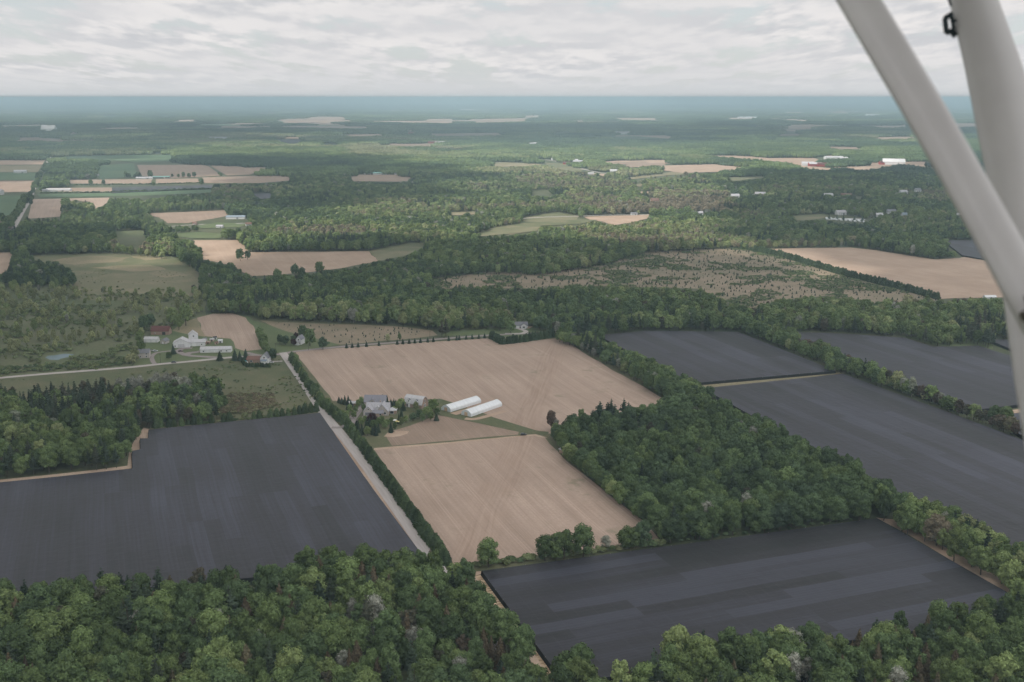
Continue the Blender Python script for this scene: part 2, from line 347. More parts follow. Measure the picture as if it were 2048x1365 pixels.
def broad(seed, H=15., Rc=5.2, nl=13, nq=2300, q=.62, base=.10, airy=1.0):
    r = np.random.default_rng(seed); P = Parts()
    zc = H*(base+1)/2; hz = H*(1-base)/2
    C = []; 
    for k in range(nl):
        t = (k+.5)/nl; z = 1-1.75*t; ph = k*2.4+r.uniform(-.5,.5); rr = math.sqrt(max(0,1-z*z))
        lr = Rc*r.uniform(.27,.54)
        C.append((np.array([rr*math.cos(ph)*(Rc-lr*.75), rr*math.sin(ph)*(Rc-lr*.75), zc+z*(hz-lr*.6)]), lr))
    C.append((np.array([0,0,zc+.1*hz]), Rc*.62))
    tot = sum(l*l for _, l in C)
    for c, l in C:
        n = int(nq*l*l/tot*1.25); d = r.normal(0,1,(n,3)); d /= np.linalg.norm(d,axis=1)[:,None]
        sc = np.array([1,1,.86]); pts = c + d*l*sc*(r.uniform(.9,1.10*airy,(n,1))+.22*(r.uniform(0,1,(n,1))**6))
        keep = np.ones(n, bool)
        for c2, l2 in C:
            if l2 is l and c2 is c: continue
            keep &= np.linalg.norm((pts-c2)/sc,axis=1) > l2*.86
        keep &= ~((d[:,2] < -.55) & (pts[:,2] < H*(base+.12)) & (r.uniform(0,1,n) < .6))
        V, F = quads(pts[keep], d[keep]+np.array([0,0,.25]), q, r); P.add(V, F)
        v, f = ICO1; P.add(c + v*l*.84*sc*r.uniform(.88,1.08,(len(v),1)), f)
    return P.get()
def pine(seed, H=18., Rc=3.6, tiers=9, q=.65):
    r = np.random.default_rng(seed); P = Parts()
    for k in range(tiers):
        t = k/(tiers-1); z = H*(.28+.70*t); rad = Rc*(1-t)**.75*r.uniform(.75,1.15)+.35
        nb = max(4, int(8*(1-t)+3))
        for j in range(nb):
            a = r.uniform(0,6.28); L = rad*r.uniform(.65,1.1); n = max(4, int(L*11/ (q/.65)))
            s = r.uniform(.1,1,n)**.7; side = r.normal(0,.30,n)*L*s*.8
            pts = np.stack([math.cos(a)*L*s-math.sin(a)*side, math.sin(a)*L*s+math.cos(a)*side, z+.25*L*s+r.normal(0,.13,n)],1)
            V, F = quads(pts, np.tile([math.cos(a)*.25,math.sin(a)*.25,1.],(n,1)), q, r, 1.7, .4); P.add(V,F)
    v, f = ICO1; P.add(v*np.array([Rc*.38,Rc*.38,H*.33])+np.array([0,0,H*.58]), f)
    return P.get()
def cone(seed, H=11., Rc=2.4, nq=900, q=.5, pw=.85, low=.06, rough=.16):
    r = np.random.default_rng(seed); P = Parts()
    t = 1-np.sqrt(r.uniform(0,1,nq)); a = r.uniform(0,6.28,nq)
    lob = 1+rough*np.sin(a*5+t*9+seed)+rough*.8*np.sin(t*38+seed*2+a*2)
    rad = Rc*(1-t)**pw*lob*r.uniform(.86,1.10,nq)
    pts = np.stack([rad*np.cos(a), rad*np.sin(a), H*(low+(1-low)*t)],1)
    V, F = quads(pts, np.stack([np.cos(a),np.sin(a),np.full(nq,.45)],1), q, r, 1.4, .4); P.add(V,F)
    n = 9; vs = []; fs = []
    for i in range(6):
        tt = i/5; rr = Rc*.84*(1-tt)**pw+.02
        vs += [(rr*math.cos(6.283*k/n), rr*math.sin(6.283*k/n), H*(low+(.97-low)*tt)) for k in range(n)]
    for i in range(5):
        for k in range(n): fs.append((i*n+k, i*n+(k+1)%n, (i+1)*n+(k+1)%n, (i+1)*n+k))
    P.add(np.array(vs), fs+[tuple(range(n))[::-1]]); return P.get()
def shrub(seed, H=2.6, Rc=1.7, nq=260, q=.42):
    r = np.random.default_rng(seed); P = Parts()
    for k in range(4):
        c = np.array([r.normal(0,Rc*.35), r.normal(0,Rc*.35), H*r.uniform(.32,.55)]); l = Rc*r.uniform(.5,.75)
        d = r.normal(0,1,(nq//4,3)); d /= np.linalg.norm(d,axis=1)[:,None]; d[:,2] = np.abs(d[:,2])*1.0-.1
        V,F = quads(c+d*l*np.array([1,1,H/Rc/2]), d+np.array([0,0,.2]), q, r); P.add(V,F)
        v,f = ICO1; P.add(c+v*l*.82*np.array([1,1,H/Rc/2]), f)
    return P.get()
# kinds: name -> (makers hi, makers lo, material, trunk params)
KIND = {
 'broad': dict(obj='broadleaf_tree', hi=[lambda s=s: broad(s) for s in range(3)]+[lambda: broad(3, 17, 4.3, 15, 2400, .62, .06), lambda: broad(4, 13, 5.8, 15, 2500, .66, .08), lambda: broad(5, 16, 5.0, 18, 2600, .58, .10)],
    lo=[lambda: broad(21,15,5.2,12,420,1.35), lambda: broad(22,16,4.6,11,400,1.3,.06), lambda: broad(23,13,5.6,13,430,1.4), lambda: broad(24,15,5.,14,430,1.25)], mat='leaf', th=9, tr=.38, H=15),
 'pine': dict(obj='pine_tree', hi=[lambda s=s: pine(s, 18, 3.8+.3*(s%3)) for s in range(30,34)], lo=[lambda s=s: pine(s, 18, 4.0, 8, 1.25) for s in range(35,38)], mat='pineleaf', th=17, tr=.3, H=18),
 'larch': dict(obj='larch_tree', hi=[lambda s=s: cone(s, 14, 3.3, 1000, .6, .8) for s in range(40,43)], lo=[lambda: cone(44,14,3.3,260,1.,.8)], mat='larchleaf', th=12, tr=.2, H=14),
 'brownpine': dict(obj='brown_pine_tree', hi=[lambda: broad(46,12,3.7,12,1300,.55,.10), lambda: broad(47,13,3.4,13,1300,.55,.12)], lo=[lambda: broad(48,12,3.7,11,360,1.1,.1)], mat='brownpineleaf', th=8, tr=.25, H=12),
 'silver': dict(obj='silvery_poplar', hi=[lambda: broad(50,14,3.4,12,1100,.42,.2,1.2), lambda: broad(51,13,3.9,13,1100,.42,.2,1.2)], lo=[lambda: broad(52,14,3.6,11,380,1.05,.2,1.1)], mat='silverleaf', th=9, tr=.22, H=14),
 'cedar': dict(obj='cedar_tree', hi=[lambda s=s: cone(s, 7.5, 2.1, 750, .5, .48, .03, .09) for s in range(60,63)], lo=[lambda: cone(64,7.5,2.1,260,.9,.48,.03,.08), lambda: cone(65,7.5,2.2,260,.9,.5,.03,.1)], mat='cedarleaf', th=2, tr=.2, H=7.5),
 'spruce': dict(obj='spruce_tree', hi=[lambda s=s: cone(s, 10, 2.6, 850, .5, .9, .03, .17) for s in range(70,72)], lo=[lambda: cone(73,10,2.6,250,.95,.9,.03,.15)], mat='pineleaf', th=4, tr=.2, H=10),
 'purple': dict(obj='purple_leaved_tree', hi=[lambda: broad(80,9,4.3,11,1300,.55,.12)], lo=[lambda: broad(81,9,4.3,9,350,1.,.12)], mat='purpleleaf', th=4, tr=.22, H=9),
 'orange': dict(obj='orange_leaved_tree', hi=[lambda: broad(82,12,4.6,11,400,1.1,.15)], lo=[lambda: broad(83,12,4.6,11,400,1.1,.15)], mat='orangeleaf', th=6, tr=.25, H=12),
 'shrub': dict(obj='shrub', hi=[lambda s=s: shrub(s) for s in range(90,93)], lo=[lambda s=s: shrub(s,2.6,1.7,110,.7) for s in range(94,96)], mat='shrubleaf', th=.6, tr=.08, H=2.6),
}
SRC = {}
for kn, K in KIND.items():
    for lod in ('hi', 'lo'):
        c = bpy.data.collections.new('%s_%s_shapes' % (K['obj'], lod)); SRC[kn, lod] = c
        K[lod+'_me'] = []
        for i, fn in enumerate(K[lod]):
            V, F = fn(); me = mesh(K['obj']+'_crown', V, F, M[K['mat']]); K[lod+'_me'].append(me)
            tv, tf = trunk_geo(K['th'], K['tr'], np.random.default_rng(i), 3 if K['th'] > 5 else 0)
            bark = M['palebark'] if kn == 'silver' else M['bark']
            if lod == 'hi': K.setdefault('trunks', []).append(mesh(K['obj']+'_trunk', tv, tf, bark))
            nv = len(V)
            me2 = mesh(K['obj']+'_whole', np.concatenate([V, tv]), F+[tuple(j+nv for j in f) for f in tf], [M[K['mat']], bark], mi=[0]*len(F)+[1]*len(tf))
            o = bpy.data.objects.new('%s_shape_%02d' % (K['obj'], i), me2); c.objects.link(o)
# a block of canopy for far woods: some thirty low crowns
tiles = bpy.data.collections.new('canopy_shapes')
for s in range(4):
    r = np.random.default_rng(200+s); P = Parts(); T = 60.
    n = 6
    for i in range(n):
        for j in range(n):
            c = np.array([(i+.5+r.uniform(-.38,.38))*T/n-T/2, (j+.5+r.uniform(-.38,.38))*T/n-T/2, 0]); h = r.uniform(10,16.5); rad = r.uniform(4.6,6.8)
            v, f = ICO1; vv = v*r.uniform(.82,1.15,(len(v),1))*np.array([rad,rad,h*.5])+c+np.array([0,0,h*.55]); P.add(vv, f)
            d = r.normal(0,1,(26,3)); d[:,2] = np.abs(d[:,2]); d /= np.linalg.norm(d,axis=1)[:,None]
            V, F = quads(d*np.array([rad,rad,h*.5])*1.02+c+np.array([0,0,h*.55]), d, 2.6, r, 1.3, .5); P.add(V,F)
    V, F = P.get(); o = bpy.data.objects.new('canopy_shape_%02d' % s, mesh('canopy_block', V, F, M['leaf'])); tiles.objects.link(o)
SRC['tile'] = tiles
_gn = {}
def gn_for(coll):
    if coll.name in _gn: return _gn[coll.name]
    nt = bpy.data.node_groups.new('scatter_'+coll.name, 'GeometryNodeTree'); _gn[coll.name] = nt
    nt.interface.new_socket('Geometry', in_out='INPUT', socket_type='NodeSocketGeometry'); nt.interface.new_socket('Geometry', in_out='OUTPUT', socket_type='NodeSocketGeometry')
    n, l = nt.nodes, nt.links
    gi, go = n.new('NodeGroupInput'), n.new('NodeGroupOutput')
    ci = n.new('GeometryNodeCollectionInfo'); ci.inputs['Collection'].default_value = coll; ci.inputs['Separate Children'].default_value = True; ci.inputs['Reset Children'].default_value = True
    ip = n.new('GeometryNodeInstanceOnPoints'); ip.inputs['Pick Instance'].default_value = True
    def at(nm, ty):
        a = n.new('GeometryNodeInputNamedAttribute'); a.data_type = ty; a.inputs['Name'].default_value = nm; return a.outputs[0]
    cx = n.new('ShaderNodeCombineXYZ'); l.new(at('rot','FLOAT'), cx.inputs[2])
    l.new(gi.outputs[0], ip.inputs['Points']); l.new(ci.outputs[0], ip.inputs['Instance']); l.new(at('idx','INT'), ip.inputs['Instance Index'])
    l.new(cx.outputs[0], ip.inputs['Rotation']); l.new(at('scl','FLOAT_VECTOR'), ip.inputs['Scale']); l.new(ip.outputs[0], go.inputs[0])
    return nt
def scatter(name, coll, pts, rot, scl, idx, tint, label, cat):
    me = bpy.data.meshes.new(name); me.vertices.add(len(pts)); me.vertices.foreach_set('co', np.asarray(pts, np.float32).ravel())
    for nm, ty, key, a in (('rot','FLOAT','value',rot),('scl','FLOAT_VECTOR','vector',scl),('idx','INT','value',idx),('tint','FLOAT','value',tint)):
        at = me.attributes.new(nm, ty, 'POINT'); at.data.foreach_set(key, np.asarray(a, np.int32 if ty=='INT' else np.float32).ravel())
    me.update(); o = link(name, me); md = o.modifiers.new('spread', 'NODES'); md.node_group = gn_for(coll)
    return tag(o, label, cat, kind='stuff')
# ------------------------------------------------------------------ land: every outline is where the photo shows it, laid on the ground
def world_poly(px, z=0., soft=0., seg=14., r=None):
    P = [P2W(x, y, z) for x, y in px]
    if not soft: return P
    r = r or random.Random(len(px)*31+int(px[0][0])); out = []
    for a, b in zip(P, P[1:]+P[:1]):
        d = (b-a); L = d.length; n = max(1, min(60, int(L/seg))); nn = Vector((-d.y, d.x, 0)).normalized(); w = 0
        for i in range(n):
            if i: w = w*.6 + r.uniform(-1,1)*soft
            out.append(a + d*(i/n) + nn*w)
    return out
def sheet(name, px, m, z=.05, soft=0., **k):
    P = world_poly(px, 0, soft); c = sum(P, Vector())/len(P); c.z = z
    Ri = Matrix.Rotation(-TH, 3, 'Z'); vs = [Ri @ (Vector((p.x, p.y, z))-c) for p in P]
    o = link(name, mesh(name, vs, [tuple(range(len(vs)))], m), None, c, TH); o['kind'] = 'structure'; return o
b = MB(); b.add([(-70000,-3000,0),(70000,-3000,0),(70000,62000,0),(-70000,62000,0)], [(0,1,2,3)])
tag(b.build('ground', M['ground']), kind='structure')
CLEAR = []      # parts of the picture where open land shows: no crown may stand in front of them
def clear(px): CLEAR.append(px)
BASE = []       # ground no trunk may stand on
# -- soil, lawns and meadows near the gravel road
F1 = [(592,704),(700,695),(800,688),(975,677),(1004,690),(1115,677),(1135,684),(1345,812),(1330,830),(1100,868),(1068,860),(965,826),(880,798),(700,806),(665,802)]
F2 = [(771,871),(786,862),(820,852),(846,842),(874,831),(905,836),(1038,862),(1036,870),(784,892),(776,880)]
F3 = [(748,899),(1071,870),(1090,876),(1125,915),(1290,1045),(1318,1078),(1130,1108),(1060,1112),(945,1130),(908,1130)]
sheet('rough_grass_verge_land', [(555,700),(1140,668),(1420,820),(1340,830),(1130,915),(1330,1090),(930,1150),(900,1130)], M['rough'], .03)
sheet('pale_soil_field', F1, M['soil'], .08, 1.2); sheet('triangular_soil_field', F2, M['soil_dark'], .08, 1.)
sheet('striped_soil_field', F3, M['soil'], .08, .8)
sheet('soil_headland_track', [(748,901),(748,897),(900,885),(1071,869),(1095,876),(1084,876),(1068,872),(900,888)], M['dirt'], .12, .5)
sheet('excavated_dirt_field', [(768,874),(775,866),(790,862),(818,863),(815,868),(800,873),(785,875)], M['dirt'], .14, .6)
clear([(555,706),(590,700),(975,675),(1120,676),(1338,806),(1270,812),(1160,822),(1097,838),(1095,862),(1130,912),(1278,1030),(1322,1085),(950,1138),(905,1120),(850,1096),(800,1085),(638,822)])
# -- knoll field and dotted strip beyond the crossing
K1 = [(394,636),(426,628),(465,627),(492,636),(510,659),(525,699),(490,703),(471,697),(461,678),(410,673),(402,659)]
sheet('knoll_soil_field', K1, M['soil'], .10, 1.2)
sheet('farm_lawn_land', [(262,737),(285,700),(300,665),(395,634),(430,626),(500,634),(530,700),(560,706),(470,715)], M['lawn'], .04, 1.5)
sheet('dry_grass_slope_land', [(345,662),(372,643),(394,636),(404,662),(410,674),(370,668)], M['drygrass'], .06, 1.5)
sheet('house_lawn_land', [(500,640),(560,655),(600,665),(680,690),(600,702),(556,706),(530,700),(512,660)], M['lawn'], .05, 1.)
sheet('seedling_strip_field', [(520,641),(560,645),(671,649),(790,653),(865,662),(875,671),(800,680),(680,690),(640,680),(590,668),(550,655)], M['scrub'], .07, 1.5)
sheet('roadside_lawn_land', [(880,672),(905,662),(980,658),(1060,655),(1110,660),(1110,672),(1050,676),(975,672)], M['lawn'], .06, 1.)
clear([(262,738),(283,712),(283,680),(298,663),(345,652),(372,643),(394,634),(426,627),(500,632),(530,640),(671,647),(790,652),(865,660),(885,668),(915,663),(975,660),(1010,661),(1035,658),(1060,656),(1075,658),(1105,668),(1110,677),(975,680),(558,716),(420,722)])
# -- meadow with scattered bushes below the east-west road
sheet('bushy_meadow_land', [(-400,800),(-400,786),(0,757),(190,741),(340,724),(560,710),(645,822),(600,845),(300,860),(200,820),(0,800)], M['rough'], .05, .8)
clear([(-400,800),(-400,770),(-50,752),(0,748),(190,734),(262,728),(340,722),(560,708),(642,826),(560,826),(470,836),(440,838),(462,795),(440,750),(330,744),(190,758),(100,765),(0,768)])
# -- marsh, pond
sheet('marsh_land', [(-400,790),(-400,560),(60,560),(400,580),(420,640),(300,665),(262,737),(0,756)], M['marsh'], .035, 2.)
POND = [(90,716),(97,712),(110,711),(128,708),(149,709),(140,714),(122,718),(116,721),(100,720)]
tag(sheet('pond_water', POND, M['water'], .10, .3), kind='structure'); clear([(84,724),(92,707),(152,702),(157,711),(125,726)])
clear([(934,1144),(966,1143),(1010,1205),(986,1208)]); clear([(1062,1285),(1098,1316),(1130,1368),(1086,1372)])
clear([(130,720),(150,700),(260,672),(300,680),(270,700),(262,724),(180,732)])
clear([(0,740),(0,715),(90,724),(262,726),(262,732),(0,752)])
# -- left meadow and soil further off
sheet('yellow_meadow_land', [(40,512),(219,506),(342,513),(393,540),(410,575),(400,600),(154,600),(140,565),(60,540)], M['meadow'], .06, 3.)
clear([(48,512),(219,507),(342,514),(390,540),(404,568),(330,576),(215,572),(158,572),(145,540),(110,522),(60,520)])
FIELDS = [  # outline as seen, material, name
 ([(386,481),(478,481),(500,505),(700,503),(738,503),(759,522),(690,536),(620,545),(560,550),(505,553),(485,545),(470,532),(430,524),(405,520)], 'soil_pink','soil_field_with_lone_trees'),
 ([(65,399),(219,396),(212,408),(191,420),(180,404),(150,402),(125,404),(120,434),(56,438)], 'soil','sunlit_sandy_field'),
 ([(284,428),(451,421),(455,432),(427,438),(376,447),(335,447),(320,436)], 'soil_dark','long_brown_field'),
 ([(-300,508),(26,505),(20,530),(0,551),(-300,570)], 'soil_pink','red_brown_field'),
 ([(225,463),(285,461),(292,480),(285,490),(240,490)], 'marsh','grey_fallow_field'),
 ([(759,522),(738,503),(780,494),(817,487),(850,486),(845,497),(800,514)], 'meadow','small_green_field'),
 ([(970,467),(1000,457),(1042,448),(1073,459),(1060,464),(1022,470)], 'drygrass','dry_meadow_field'),
 ([(1042,437),(1110,424),(1158,433),(1155,440),(1100,446),(1050,444)], 'meadow','green_meadow_field'),
 ([(1168,434),(1302,430),(1295,438),(1262,446),(1227,451),(1206,444),(1180,440)], 'soil_pink','pink_soil_field_by_lane'),
 ([(701,350),(810,350),(829,361),(800,364),(703,363)], 'soil_dark','field_with_green_roofed_barn'),
 ([(970,327),(1000,325),(1066,327),(1085,330),(1066,334),(980,334)], 'drygrass','yellow_clearing_field'),
 ([(1090,326),(1140,329),(1170,338),(1160,345),(1100,338)], 'meadow','pale_pasture_field'),
 ([(1399,311),(1510,313),(1538,317),(1626,316),(1644,322),(1640,332),(1600,331),(1560,324),(1500,320)], 'soil_pink','barnside_soil_field'),
 ([(1685,333),(1765,337),(1760,341),(1690,340)], 'soil_dark','brown_strip_field'),
 ([(1571,254),(1634,254),(1630,259),(1574,259)], 'soil_pink','distant_pale_field'),
 ([(1648,294),(1729,295),(1732,299),(1660,299)], 'soil_dark','distant_brown_field'),
 ([(1575,433),(1648,428),(1655,436),(1619,441),(1585,441)], 'meadow','nursery_lawn_field'),
 ([(1210,322),(1340,321),(1329,331),(1240,337),(1255,330),(1212,327)], 'soil_dark','terraced_brown_field'),
 ([(1390,338),(1432,337),(1440,344),(1395,346)], 'drygrass','pale_knoll_field'),
 ([(1440,357),(1520,352),(1550,354),(1470,362)], 'meadow','narrow_meadow_field'),
 ([(840,240),(880,237),(919,239),(912,246),(895,249),(870,246)], 'soil_pink','distant_sandy_field'),
 ([(926,239),(1052,237),(1060,242),(990,246),(935,246)], 'soil_pink','distant_sandy_field'),
 ([(1035,232),(1090,231),(1092,235),(1040,236)], 'soil_pink','distant_sandy_field'),
 ([(1216,236),(1332,237),(1325,241),(1230,240)], 'soil_pink','distant_sandy_field'),
 ([(854,268),(990,266),(1018,270),(990,272),(860,273)], 'soil_dark','distant_brown_field'),
 ([(680,270),(772,268),(770,272),(690,274)], 'soil_dark','distant_brown_field'),
 ([(1218,272),(1345,271),(1352,277),(1290,279),(1220,278)], 'soil_pink','distant_sandy_field'),
 ([(762,288),(878,288),(875,293),(770,293)], 'soil_dark','distant_brown_field'),
 ([(608,236),(690,234),(700,239),(640,243),(612,241)], 'soil_pink','distant_sandy_field'),
 ([(560,238),(610,238),(605,242),(566,242)], 'soil_pink','distant_sandy_field'),
 ([(31,276),(80,275),(126,280),(123,283),(30,282)], 'soil_pink','distant_sandy_field'),
 ([(135,265),(162,265),(162,270),(136,270)], 'soil_pink','distant_sandy_field'),
 ([(0,251),(100,249),(104,252),(0,254)], 'soil_dark','distant_brown_field'),
 ([(-300,323),(90,321),(85,330),(-300,332)], 'soil_pink','pink_roadside_field'),
 ([(-300,333),(84,331),(76,345),(-300,347)], 'drygrass','yellow_roadside_field'),
 ([(-300,348),(74,346),(70,361),(-300,362)], 'crop','green_crop_field'),
 ([(-300,364),(68,362),(60,385),(-300,390)], 'soil_dark','brown_roadside_field'),
 ([(-300,393),(55,392),(40,432),(-300,434)], 'crop','bright_green_crop_field'),
 ([(-300,441),(28,440),(25,457),(-300,459)], 'soil_dark','brown_corner_field'),
 ([(115,314),(260,311),(355,310),(352,322),(270,326),(240,322),(125,318)], 'crop','long_green_crop_field'),
 ([(190,333),(268,327),(274,354),(200,358),(190,345)], 'crop','green_square_field'),
 ([(274,331),(412,330),(443,352),(330,358),(284,353)], 'soil_dark','olive_soil_field'),
 ([(420,332),(560,337),(520,342),(500,350),(454,352)], 'soil_dark','soil_field_by_hedge_gap'),
 ([(135,361),(230,360),(305,359),(300,369),(140,368)], 'soil_dark','pink_strip_field'),
 ([(312,359),(395,358),(400,367),(312,368)], 'soil_dark','pink_strip_field'),
 ([(404,356),(480,353),(577,352),(580,362),(520,367),(408,367)], 'soil_dark','pink_strip_field'),
 ([(95,377),(224,376),(224,385),(140,387),(98,382)], 'soil_dark','red_strip_field'),
 ([(75,389),(230,387),(424,380),(425,386),(300,392),(80,396)], 'crop','thin_green_strip_field'),
 ([(320,470),(400,465),(450,470),(440,478),(385,478)], 'lawn','farmyard_lawn_field'),
 ([(395,452),(440,446),(500,450),(480,456),(400,458)], 'lawn','house_lawn_field'),
 ([(1210,324),(1290,321),(1345,321),(1342,328),(1300,327),(1290,324),(1215,326)], 'soil_pink','terraced_soil_field'),
 ([(1243,340),(1336,333),(1337,336),(1250,341)], 'soil_pink','thin_pink_field'),
 ([(1249,357),(1357,343),(1392,349),(1340,351),(1260,360)], 'drygrass','olive_meadow_field'),
 ([(1451,337),(1489,337),(1487,341),(1455,341)], 'soil_pink','small_sandy_field'),
 ([(1272,384),(1313,384),(1310,388),(1276,388)], 'soil_pink','hidden_pink_field'),
 ([(1272,369),(1287,368),(1287,374),(1273,374)], 'drygrass','tiny_dry_field'),
 ([(1172,346),(1210,349),(1210,353),(1176,350)], 'soil_pink','sandy_yard_field'),
 ([(900,426),(953,424),(950,430),(905,432)], 'drygrass','brown_clearing_field'),
 ([(982,458),(1040,448),(1160,440),(1195,441),(1160,449),(1080,453),(1075,463),(1040,467),(960,474),(935,475),(970,463)], 'meadow','rough_meadow_field'),
 ([(441,253),(488,252),(486,256),(442,256)], 'soil_dark','distant_brown_field'), ([(617,234),(672,234),(664,243),(628,242)], 'soil_pink','distant_sandy_field'), ([(608,246),(672,246),(693,253),(646,255)], 'soil_pink','distant_sandy_field'),
 ([(693,256),(740,253),(738,258),(700,260)], 'soil_dark','distant_brown_field'), ([(810,259),(833,259),(832,263),(812,263)], 'soil_dark','distant_brown_field'), ([(810,266),(833,266),(833,270),(812,270)], 'soil_pink','distant_sandy_field'), ([(561,275),(611,275),(610,279),(563,279)], 'soil_pink','distant_sandy_field'),
 ([(1444,236),(1524,236),(1520,239),(1446,239)], 'soil_pink','distant_sandy_field'), ([(1537,237),(1632,241),(1625,244),(1560,241)], 'soil_pink','distant_sandy_field'), ([(1737,276),(1835,273),(1837,279),(1745,280)], 'soil_pink','distant_sandy_field'),
 ([(1580,330),(1688,340),(1660,342),(1590,336)], 'soil_pink','barnyard_field'), ([(1644,312),(1681,312),(1683,318),(1650,317)], 'soil_dark','brown_paddock_field'), ([(1546,270),(1612,268),(1612,272),(1550,273)], 'soil_dark','distant_brown_field'), ([(1444,383),(1517,381),(1517,384),(1450,386)], 'crop','thin_green_field'),
 ([(1500,500),(1600,497),(1700,496),(1750,501),(1812,511),(1870,520),(1919,517),(1930,512),(1989,524),(2100,530),(2100,597),(1985,596),(1879,599),(1700,555),(1560,513)], 'soil_pink','broad_pinkish_soil_field'),
]
for px in ([(105,521),(150,514),(200,512),(262,515),(230,525),(150,530),(120,527)],[(180,536),(240,531),(300,530),(332,540),(260,544)],[(262,513),(300,512),(335,517),(290,521)],[(300,548),(350,543),(375,552),(330,556)]): sheet('dry_patch_land', px, M['drygrass'], .09, 4.)
for fi_, (px, mk, nm) in enumerate(FIELDS): sheet(nm, px, M[mk], .25+.012*fi_ if px[0][1] < 500 else .10+.004*fi_, 2. if px[0][1] > 400 else 0.); clear(px)
SCR = [(820,566),(880,556),(960,545),(1100,545),(1290,505),(1380,500),(1475,497),(1560,514),(1700,556),(1880,600),(1800,618),(1650,592),(1560,600),(1490,618),(1440,600),(1400,578),(1300,575),(1200,572),(1050,578),(950,575),(880,578)]
sheet('scrub_land', SCR, M['scrub'], .07, 3.)
clear([(850,562),(960,548),(1080,552),(1200,535),(1300,507),(1475,497),(1560,514),(1700,556),(1860,598),(1760,600),(1640,590),(1560,598),(1490,612),(1440,596),(1400,576),(1280,572),(1150,570),(1050,575),(940,568),(880,575)])
for k in range(7): clear([[(1060,382),(1100,380),(1105,388),(1062,390)],[(1700,395),(1730,394),(1730,399),(1700,400)],[(865,300),(930,299),(930,302),(870,303)],[(640,288),(690,287),(690,290),(640,291)],[(1560,262),(1600,261),(1602,264),(1562,265)],[(1100,265),(1150,264),(1150,266),(1102,267)],[(300,300),(340,299),(340,302),(302,302)]][k])
# -- dirt strips and straw along the shade structures
sheet('dirt_track', [(934,1145),(966,1143),(1006,1200),(1100,1318),(1140,1370),(1150,1420),(1100,1420),(1086,1368),(1048,1300),(990,1214)], M['dirt'], .05, .6)
sheet('straw_path', [(950,1152),(964,1148),(1003,1203),(1098,1322),(1130,1372),(1112,1376),(1075,1318),(984,1204)], M['straw'], .09, .5)
sheet('sandy_path', [(1752,1036),(1792,1040),(1860,1078),(1960,1132),(2060,1190),(2050,1206),(1990,1174),(1900,1120),(1820,1072)], M['dirt'], .09, .8)
sheet('tan_path', [(1366,773),(1480,764),(1672,744),(1690,747),(1560,763),(1405,779),(1380,781)], M['drygrass'], .10, .8)
sheet('tan_edge_path', [(1972,826),(2160,803),(2160,812),(1985,832)], M['dirt'], .10, .8)
sheet('dirt_verge_path', [(640,826),(646,826),(720,918),(800,1034),(845,1092),(862,1130),(838,1128),(812,1080),(732,958)], M['dirt'], .05, .5)
sheet('stepped_dirt_path', [(288,855),(300,858),(296,866),(296,880),(282,882),(284,902),(268,905),(270,940),(120,958),(0,972),(-300,1000),(-300,986),(0,960),(120,948),(255,932),(258,906),(270,880)], M['dirt'], .05, .5)
sheet('bay_lawn_path', [(1800,672),(1866,690),(1900,694),(1956,691),(1985,700),(1990,684),(1940,672),(1880,680)], M['lawn'], .05, .8)
sheet('stream_water', [(1420,1352),(1500,1349),(1640,1356),(1720,1372),(1720,1420),(1400,1420)], M['stream'], .05, .6)
# ------------------------------------------------------------------ shade structures
def canopy(px, m, label, h=2.3, drape=None, hidden=None):
    """black netting on posts: a roof sheet, its hanging edge, posts along the edge"""
    P = [P2W(x, y, h) for x, y in px]; c = sum(P, Vector())/len(P); c.z = 0
    Ri = Matrix.Rotation(-TH, 3, 'Z'); L = [Ri @ (p-Vector((c.x,c.y,0))) for p in P]
    if sum(a.x*b.y-b.x*a.y for a, b in zip(L, L[1:]+L[:1])) < 0: L = L[::-1]
    root = empty('shade_structure', c, TH, label=label, cat='shade structure', group='black ginseng shade structures')
    link('roof_net', mesh('roof_net', L, [tuple(range(len(L)))], m), root)
    b = MB(); n = len(L)
    for i in range(n):
        p, q = L[i], L[(i+1)%n]; d = (q-p).normalized(); o = Vector((d.y,-d.x,0))*.5
        b.add([p, q, (q.x+o.x, q.y+o.y, .15), (p.x+o.x, p.y+o.y, .15)], [(0,1,2,3)])
    b.build('side_net', M['net_side'], root)
    pb = MB()
    for i in range(n):
        p, q = L[i], L[(i+1)%n]; d = q-p; k = int(d.length/11)
        for j in range(k+1):
            s = p + d*(j/max(1,k)); pb.box((s.x, s.y, h/2+.1), (.16,.16,h+.4))
    o = pb.build('edge_post', M['palebark'], root); o['kind'] = 'stuff'
    clear(px) if hidden is None else clear(hidden)
    BASE.append(px); return root
canopy([(297,860),(640,826),(740,970),(846,1112),(850,1128),(560,1150),(0,1205),(-320,1235),(-320,992),(0,965),(120,953),(265,937),(264,902),(281,899),(280,877),(297,877)], M['shade_y'],
       'black shade netting with a stepped corner, beside the gravel road', hidden=[(294,858),(640,826),(815,1083),(760,1084),(700,1088),(640,1096),(560,1112),(500,1138),(400,1126),(330,1144),(200,1152),(0,1166),(-320,1190),(-320,990),(0,962),(265,934),(262,902),(280,877)])
canopy([(963,1142),(1755,1037),(1990,1171),(2080,1222),(2000,1236),(1250,1349),(1130,1368)], M['shade_x'], 'black shade netting with long striped panels, between the square wood and the bare dead tree',
       hidden=[(963,1142),(1325,1092),(1500,1070),(1755,1040),(1982,1168),(1900,1196),(1800,1222),(1700,1252),(1560,1240),(1480,1252),(1360,1268),(1300,1300),(1240,1335),(1215,1362),(1200,1340),(1190,1295),(1130,1282),(1090,1310),(1050,1245),(1000,1205)])
